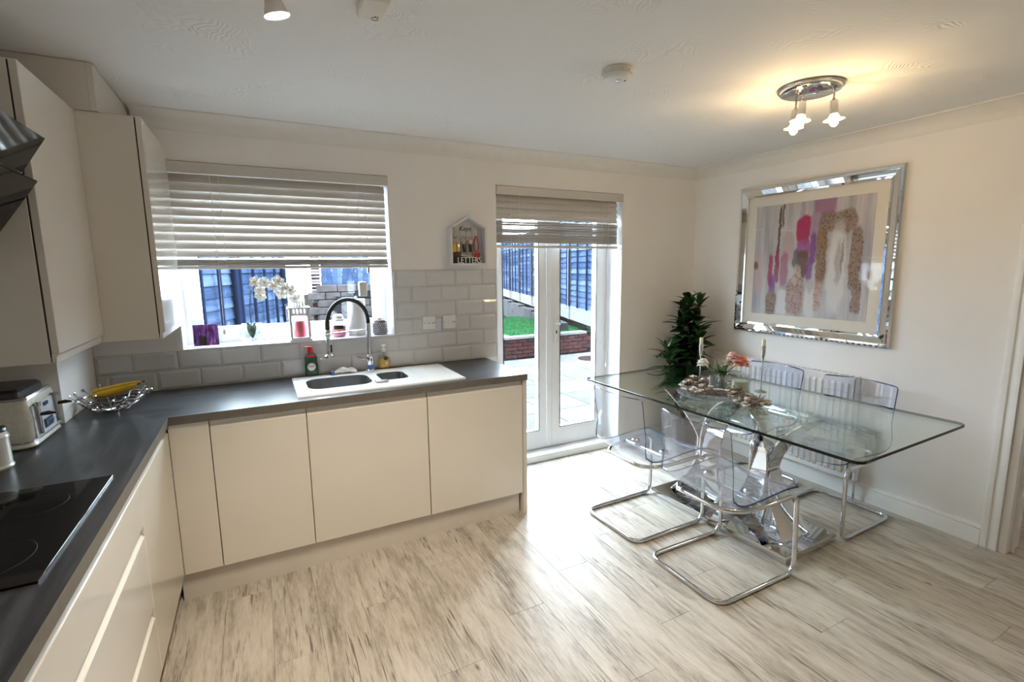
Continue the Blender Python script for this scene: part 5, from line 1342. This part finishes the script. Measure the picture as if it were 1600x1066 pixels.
for (sx_, sy_), dv in spots:
    d = Vector(dv).normalized(); p0 = Vector((sx_, sy_, H - .026))
    p1 = p0 + Vector((0, 0, -.04)); 
    arm = MB().tube([p0, p1], .005, 8).build('arm', 'chrome_r', cl)
    MB().sphere(p1, .0075, 8, 6).build('joint', 'chrome_r', arm)
    q0 = p1 + d * .004; q1 = q0 + d * .060
    MB().tube([q0, q0 + d * .003, q1], [.012, .016, .017], 16).build('lamp_holder', 'chrome_r', cl)
    def ax_ring(c, d, prof, name, mtl):
        rot = Vector((0, 0, -1)).rotation_difference(d).to_matrix(); n_ = 22; V = []; F = []
        for r_, h in prof:
            for k in range(n_):
                V.append(c + rot @ Vector((r_ * math.cos(2 * PI * k / n_), r_ * math.sin(2 * PI * k / n_), -h)))
        for i in range(len(prof) - 1):
            for k in range(n_): F.append((i * n_ + k, i * n_ + (k + 1) % n_, (i + 1) * n_ + (k + 1) % n_, (i + 1) * n_ + k))
        return MB().add(V, F).build(name, mtl, cl, 50)
    ax_ring(q1, d, [(.017, 0), (.020, .010), (.028, .020), (.042, .024), (.043, .026), (.040, .027), (.027, .023), (.018, .012)], 'glass_shade', 'shade_glass')
    ax_ring(q1, d, [(.012, -.002), (.014, .010), (.018, .028), (.016, .044), (.008, .053), (.0005, .055)], 'bulb', 'bulb')
    pd = bpy.data.lights.new('bulb_light', 'POINT'); pd.energy = 1.6; pd.color = (1.0, .70, .36); pd.shadow_soft_size = .03
    po_ = bpy.data.objects.new('bulb_light', pd); COL.objects.link(po_); po_.parent = cl; po_.location = q1 + d * .085 - cl.location

# spotlight bar with LED heads (one head in view)
sb = thing('spotlight_bar', (.80, -1.75, H), 'ceiling spotlight bar with one lit lamp showing at the top edge', 'ceiling light')
MB().bbox(.830, -2.35, H - .024, .860, -1.50, H - .0005, .006, 2).build('bar', 'chrome_r', sb)
for k, (yy, d) in enumerate(((-1.555, (.26, .14, -1)), (-1.85, (.22, .15, -1)), (-2.25, (.30, .05, -1)))):
    d = Vector(d).normalized(); p0 = Vector((.845, yy, H - .024)); p1 = p0 + Vector((.01, 0, -.02))
    MB().tube([p0, p1], .006, 8).build('arm', 'chrome_r', sb)
    c0 = p1 - d * .01; c1 = c0 + d * .040
    MB().tube([c0, c0 + d * .004, c1], [.016, .021, .022], 16).build('lamp_holder', 'chrome_r', sb)
    MB().tube([c1 + d * .0005, c1 + d * .022, c1 + d * .034], [.022, .029, .034], 20).build('lamp_body', 'ceramic', sb)
    MB().tube([c1 + d * .0345, c1 + d * .0365], [.0335, .0325], 20).build('lens', 'led', sb)
    ld = bpy.data.lights.new('spot_light', 'SPOT'); ld.energy = 27.0; ld.color = (1.0, .88, .70); ld.spot_size = math.radians(95); ld.spot_blend = .7; ld.shadow_soft_size = .025
    lo = bpy.data.objects.new('spot_light', ld); COL.objects.link(lo); lo.parent = sb
    lo.location = c1 + d * .045 - sb.location; lo.rotation_euler = Vector((0, 0, -1)).rotation_difference(d).to_euler()

# added out-of-view fill lamp, brightens the dark hall beyond the doorway
hl = thing('hall_fill_lamp', (XR + .72, -2.75, H), 'added unseen fill lamp brightening the hall beyond the doorway', 'ceiling light')
MB().lathe([(0, -.012), (.12, -.012), (.125, -.006), (.125, -.0005), (0, -.0005)], (XR + .72, -2.75, H), 28).build('base', 'white_plastic', hl)
MB().lathe([(0, -.075), (.05, -.07), (.09, -.05), (.11, -.0125)], (XR + .72, -2.75, H), 28).build('glass_bowl', mat('hall_fill_glow', (.9, .88, .84), .3, var=0, emit=(1, .9, .76), est=3.0), hl)
pd = bpy.data.lights.new('hall_fill_light', 'POINT'); pd.energy = 3.0; pd.color = (1, .88, .72); pd.shadow_soft_size = .06
po_ = bpy.data.objects.new('hall_fill_light', pd); COL.objects.link(po_); po_.parent = hl; po_.location = (0, 0, -.16)

# smoke alarms
sa = thing('smoke_alarm', (2.150, -1.430, H), 'round off-white smoke alarm on the ceiling left of the lamp', 'smoke alarm')
MB().lathe([(.0, -.0005), (.060, -.0005), (.062, -.006), (.060, -.022), (0, -.022)], (2.15, -1.43, H), 32).build('base', 'aged_plastic', sa, 40)
MB().lathe([(.0, -.0225), (.054, -.0225), (.055, -.028), (.050, -.040), (.030, -.049), (0, -.050)], (2.15, -1.43, H), 32).build('cover', 'white_plastic', sa, 40)
for k in range(10):
    a = 2 * PI * k / 10; MB().bbox(2.15 + .0585 * math.cos(a) - .003, -1.43 + .0585 * math.sin(a) - .003, H - .020, 2.15 + .0585 * math.cos(a) + .003, -1.43 + .0585 * math.sin(a) + .003, H - .012, .001).build('vent', 'grout', sa)
MB().lathe([(0, -.052), (.012, -.051), (.012, -.0495), (0, -.0495)], (2.145, -1.445, H), 16).build('sensor_grille', 'chrome_r', sa)
MB().lathe([(0, -.0495), (.006, -.0485), (.006, -.044), (0, -.044)], (2.172, -1.452, H), 10).build('test_button', 'ink', sa)
ca = thing('gas_alarm', (1.140, -1.535, H), 'square off-white alarm with a round button at the top edge', 'alarm')
MB().bbox(1.100, -1.60, H - .035, 1.180, -1.470, H - .0005, .010, 3).build('case', 'aged_plastic', ca)
MB().tube([(1.152 + .010 * math.cos(a * PI / 10), -1.492 + .010 * math.sin(a * PI / 10), H - .0355) for a in range(20)], .0009, 5, closed=True).build('button_ring', 'ink', ca)
for q in (0, 1): MB().lathe([(0, 0), (.0022, 0), (.0022, .001), (0, .001)], (1.150 + q * .008, -1.508, H - .0362), 8).build('indicator', 'ink', ca)

# ================================================================== THE GARDEN
gd = MB().box(-14, .30, -.30, 30, 34, -.125).build('ground', 'soil_out', None, 0); struct(gd)
pt = struct(MB().box(-1.2, .31, -.1249, 9.0, 4.72, -.118).build('patio', 'joint', None, 0))
SL = .60
smA = MB().bbox(-SL / 2 + .006, -SL / 2 + .006, 0, SL / 2 - .006, SL / 2 - .006, .018, .003).mesh('slab', mats=[M['slab']])
smB = MB().bbox(-SL / 2 + .006, -SL / 2 + .006, 0, SL / 2 - .006, SL / 2 - .006, .018, .003).mesh('slab_b', mats=[M['slab2']])
rg = random.Random(9)
for i in range(17):
    for j in range(8):
        x = -.9 + SL * i + (SL / 2 if False else 0); y = .31 + SL / 2 + .62 * 0 + SL * j
        if y + SL / 2 > 4.72: y = 4.72 - SL / 2 - .001 if False else y
        if y + SL / 2 > 4.80: continue
        inst('slab', smA if rg.random() < .5 else smB, pt, Vector((x, y, -.1175 + rg.uniform(0, .002))) - pt.location)
dc = MB().lathe([(0, -.0985), (.13, -.0985), (.135, -.094), (.125, -.092), (0, -.091)], (3.42, 1.12, 0), 24).build('drain_cover', 'concrete'); tag(dc, 'round drain cover lying on the paving outside the door', 'drain cover')
dc2 = MB().lathe([(0, -.0985), (.26, -.0985), (.265, -.092), (.25, -.090), (0, -.089)], (6.02, 3.92, 0), 28).build('drain_cover', 'brick2'); tag(dc2, 'large brown round cover on the paving before the brick planter', 'drain cover')
# outside step under the door
tag(MB().bbox(DX0 - .05, .302, -.1175, DX1 + .05, .309, .03, .002).build('door_sill', 'concrete'), 'pale outside sill below the garden door', 'sill')

# brick planter with coping
PLX0, PLX1, PLY0, PLY1 = 4.70, 6.45, 4.75, 8.4
pk = thing('raised_planter', (5.9, 6.5, -.12), 'low red brick planter wall with pale coping around the turf', 'planter')
MB().box(PLX0 + .012, PLY0 + .012, -.12, PLX1, PLY0 + .10, .232).build('mortar_core', 'mortar', pk, 0)
MB().box(PLX0 + .012, PLY0 + .10, -.12, PLX0 + .10, PLY1, .232).build('mortar_core', 'mortar', pk, 0)
BL, BH = .225, .0715
bkA = MB().bbox(.005, 0, .005, BL - .005, .06, BH - .005, .003).mesh('brick', mats=[M['brick']]); bkB = MB().bbox(.005, 0, .005, BL - .005, .06, BH - .005, .003).mesh('brick_b', mats=[M['brick2']])
for r_ in range(5):
    z = -.122 + r_ * BH; k = 0
    x = PLX0 - (BL / 2 if r_ % 2 else 0)
    while x < PLX1 - .05:
        if x >= PLX0 - .001: inst('brick', bkA if rg.random() < .65 else bkB, pk, Vector((x, PLY0, z)) - wl(pk))
        else: inst('brick', bkB, pk, Vector((PLX0, PLY0, z)) - wl(pk), (0, 0, 0), (.5, 1, 1))
        x += BL
    y = PLY0 + (.0 if r_ % 2 else BL / 2) + .062
    while y < PLY0 + 2.2:
        inst('brick', bkA if rg.random() < .5 else bkB, pk, Vector((PLX0, y + BL, z)) - wl(pk), (0, 0, -PI / 2)); y += BL
x = PLX0 - .03
while x < PLX1: MB().bbox(x + .002, PLY0 - .03, .2335, x + .596, PLY0 + .16, .280, .005).build('coping_stone', 'coping', pk); x += .6
y = PLY0 + .162
while y < PLY1: MB().bbox(PLX0 - .03, y + .002, .2335, PLX0 + .16, y + .596, .280, .005).build('coping_stone', 'coping', pk); y += .6

# turf
def turf(name, x0, x1, y0, y1, z, label, nb, poly=None):
    mb = MB(); nx, ny = 24, 24
    P = lambda u, v: (x0 + (x1 - x0) * u, y0 + (y1 - y0) * v)
    V = []; F = []
    for i in range(nx + 1):
        for j in range(ny + 1):
            p = P(i / nx, j / ny); V.append((p[0], p[1], z + rg.uniform(-.004, .004)))
    for i in range(nx):
        for j in range(ny): F.append((i * (ny + 1) + j, (i + 1) * (ny + 1) + j, (i + 1) * (ny + 1) + j + 1, i * (ny + 1) + j + 1))
    mb.add(V, F)
    for k in range(nb):
        p = P(rg.random(), rg.random()); a = rg.uniform(0, PI); w = .004; h = rg.uniform(.015, .03)
        mb.add([(p[0] - w * math.cos(a), p[1] - w * math.sin(a), z), (p[0] + w * math.cos(a), p[1] + w * math.sin(a), z), (p[0] + rg.uniform(-.01, .01), p[1] + rg.uniform(-.01, .01), z + h)], [(0, 1, 2)])
    tag(mb.build(name, 'turf', None, 0), label, 'grass', kind='stuff')
turf('artificial_turf', PLX0 + .12, 6.9, PLY0 + .12, 8.4, .245, 'bright green artificial turf filling the brick planter', 9000)
turf('lawn', 1.3, 4.6, 5.2, 8.3, .02, 'green lawn seen low through the sink window', 3000)

# fences
def fence(name, start, ang, n_pan, z0, label, post_m='concrete', gravel=True, hgt=1.75, first_batten=0, pw_=1.83, nb=16, nbat=4):
    """panels of overlapping boards run from start along direction ang (from +y towards +x)"""
    t = thing(name, (start[0], start[1], z0), label, 'fence')
    L_ = pw_ - .1
    bh = hgt / nb
    bd = MB().add([(0, 0, 0), (L_, 0, 0), (L_, .0, bh + .02), (0, 0, bh + .02), (0, .018, 0), (L_, .018, 0), (L_, .006, bh + .02), (0, .006, bh + .02)],
                  [(0, 1, 2, 3), (7, 6, 5, 4), (0, 4, 5, 1), (1, 5, 6, 2), (2, 6, 7, 3), (3, 7, 4, 0)]).mesh('board', mats=[M['fence']], smooth=0)
    bt = MB().bbox(-.018, 0, 0, .018, .03, hgt, .003).mesh('batten', mats=[M['batten']])
    ps = MB().bbox(-.05, -.05, 0, .05, .05, hgt + .35, .006).mesh('post', mats=[M[post_m]])
    gb = MB().bbox(0, -.02, 0, L_, .02, .28, .004).mesh('gravel_board', mats=[M['concrete']])
    rot = PI / 2 - ang; c, s = math.cos(rot), math.sin(rot)
    W = lambda u, v: (u * c - v * s, u * s + v * c)
    gz = .28 if gravel else .0
    side = -1
    for p in range(n_pan):
        u0 = p * pw_
        q = W(u0, 0); inst('post', ps, t, (q[0], q[1], 0), (0, 0, rot))
        if gravel: q = W(u0 + .05, 0); inst('gravel_board', gb, t, (q[0], q[1], 0), (0, 0, rot))
        for k in range(nb):
            q = W(u0 + .05, 0); o = inst('board', bd, t, (q[0], q[1], gz + k * bh), (math.radians(8) * (1 if FS > 0 else -1), 0, rot))
        for k in range(nbat):
            q = W(u0 + .07 + k * (L_ - .04) / (nbat - 1), FS * .032 - (.03 if FS < 0 else 0)); inst('batten', bt, t, (q[0], q[1], gz), (0, 0, rot))
    q = W(n_pan * pw_, 0); inst('post', ps, t, (q[0], q[1], 0), (0, 0, rot))
    return t
FS = 1         # battens on the left of the travel direction (facing the house window)
fence('garden_fence', (5.90, 3.55), math.radians(17.5), 8, .47, 'tall blue panel fence with white concrete posts beyond the turf')
FS = -1
fence('garden_fence', (-.04, 1.49), math.radians(18), 2, -.12, 'near blue lapped fence running back outside the sink window', post_m='batten', gravel=False, hgt=2.0, pw_=1.83, nbat=5)
# kerb between turf and fence
kb_ = MB()
a17 = math.radians(17.5); dx_, dy_ = math.sin(a17), math.cos(a17); nx_, ny_ = -dy_, dx_
kt = thing('kerb', (6.0, 4.6, .2), 'dark grey kerb along the foot of the right fence', 'kerb')
for k in range(12):
    u0 = 1.75 + k * .92; b0 = Vector((5.90 + dx_ * u0, 3.55 + dy_ * u0)); b1_ = b0 + Vector((dx_, dy_)) * .90
    q = [b0 + Vector((nx_, ny_)) * .06, b1_ + Vector((nx_, ny_)) * .06, b1_ + Vector((nx_, ny_)) * .26, b0 + Vector((nx_, ny_)) * .26]
    MB().prism([(p.x, p.y) for p in q], -.12, .40 + .04 * (k % 2), 'z').build('kerb_stone', 'sleeper', kt, 0)
# bank of soil behind the planter and under the fence
tag(MB().prism([(6.62, 4.95), (30, 4.95), (30, 30), (14.6, 30)], -.124, .46, 'z').build('soil_bank', 'soil_out', None, 0), 'raised soil bank under the right fence', 'bank')

# far end seen through the sink window: stone terrace, upright-board fence, brick pier, white shed
tr = thing('stone_terrace', (3.2, 8.6, -.12), 'stepped brown stone terrace at the far end of the garden', 'wall')
rs_ = random.Random(4)
for r_ in range(8):
    x = 1.75 + (.18 if r_ % 2 else 0); z = -.12 + r_ * .165
    while x < 4.5:
        w = rs_.uniform(.28, .5); MB().bbox(x + .006, 8.50 + rs_.uniform(0, .03), z + .006, x + w - .006, 8.85, z + .159, .012).build('stone', 'stone' if rs_.random() < .8 else 'stone_dark', tr); x += w
for k in range(6): MB().bbox(1.70 + .12 * k, 8.05 - .0 + .02 * k, -.12 + .18 * k, 2.10 + .12 * k, 8.48, .04 + .18 * k, .01).build('step', 'stone_dark', tr)
ff = thing('garden_fence', (3.5, 9.2, -.12), 'far upright-board blue fence above the stone terrace', 'fence')
vb = MB().bbox(0, 0, 0, .1175, .02, 1.7, .004).mesh('upright_board', mats=[M['fence']])
for k in range(37): inst('board', vb, ff, (-1.4 + k * .118, .012 * (k % 2), 1.30), (0, 0, 0))
for z in (1.55, 2.6): MB().box(2.1, 9.225, -.12 + z, 6.46, 9.26, -.05 + z).build('rail', 'batten', ff, 0)
MB().box(2.1, 9.26, -.12, 6.46, 9.34, 1.4).build('footing', 'stone', ff, 0)
bp2 = thing('brick_pier', (1.94, 8.95, -.12), 'slim brick pier at the far end of the garden', 'pier')
for r_ in range(34):
    for q in range(1):
        MB().bbox(1.86, 8.9, -.12 + r_ * .075 + .004, 2.04, 9.08, -.12 + (r_ + 1) * .075 - .004, .004).build('brick', 'brick2' if r_ % 3 else 'slab', bp2)
sh = thing('garden_shed', (1.45, 9.3, -.12), 'white clad shed at the far end behind the near fence', 'shed')
for k in range(5): MB().bbox(1.22 + k * .092, 9.0, -.12, 1.308 + k * .092, 9.03, 2.3, .004).build('cladding_board', 'upvc', sh)
MB().box(1.22, 9.03, -.12, 1.68, 10.2, 2.3).build('walls', 'upvc', sh, 0)
MB().prism([(1.15, 2.3), (1.75, 2.3), (1.45, 2.55)], 8.9, 10.3, 'y').build('roof', 'sleeper', sh, 0)
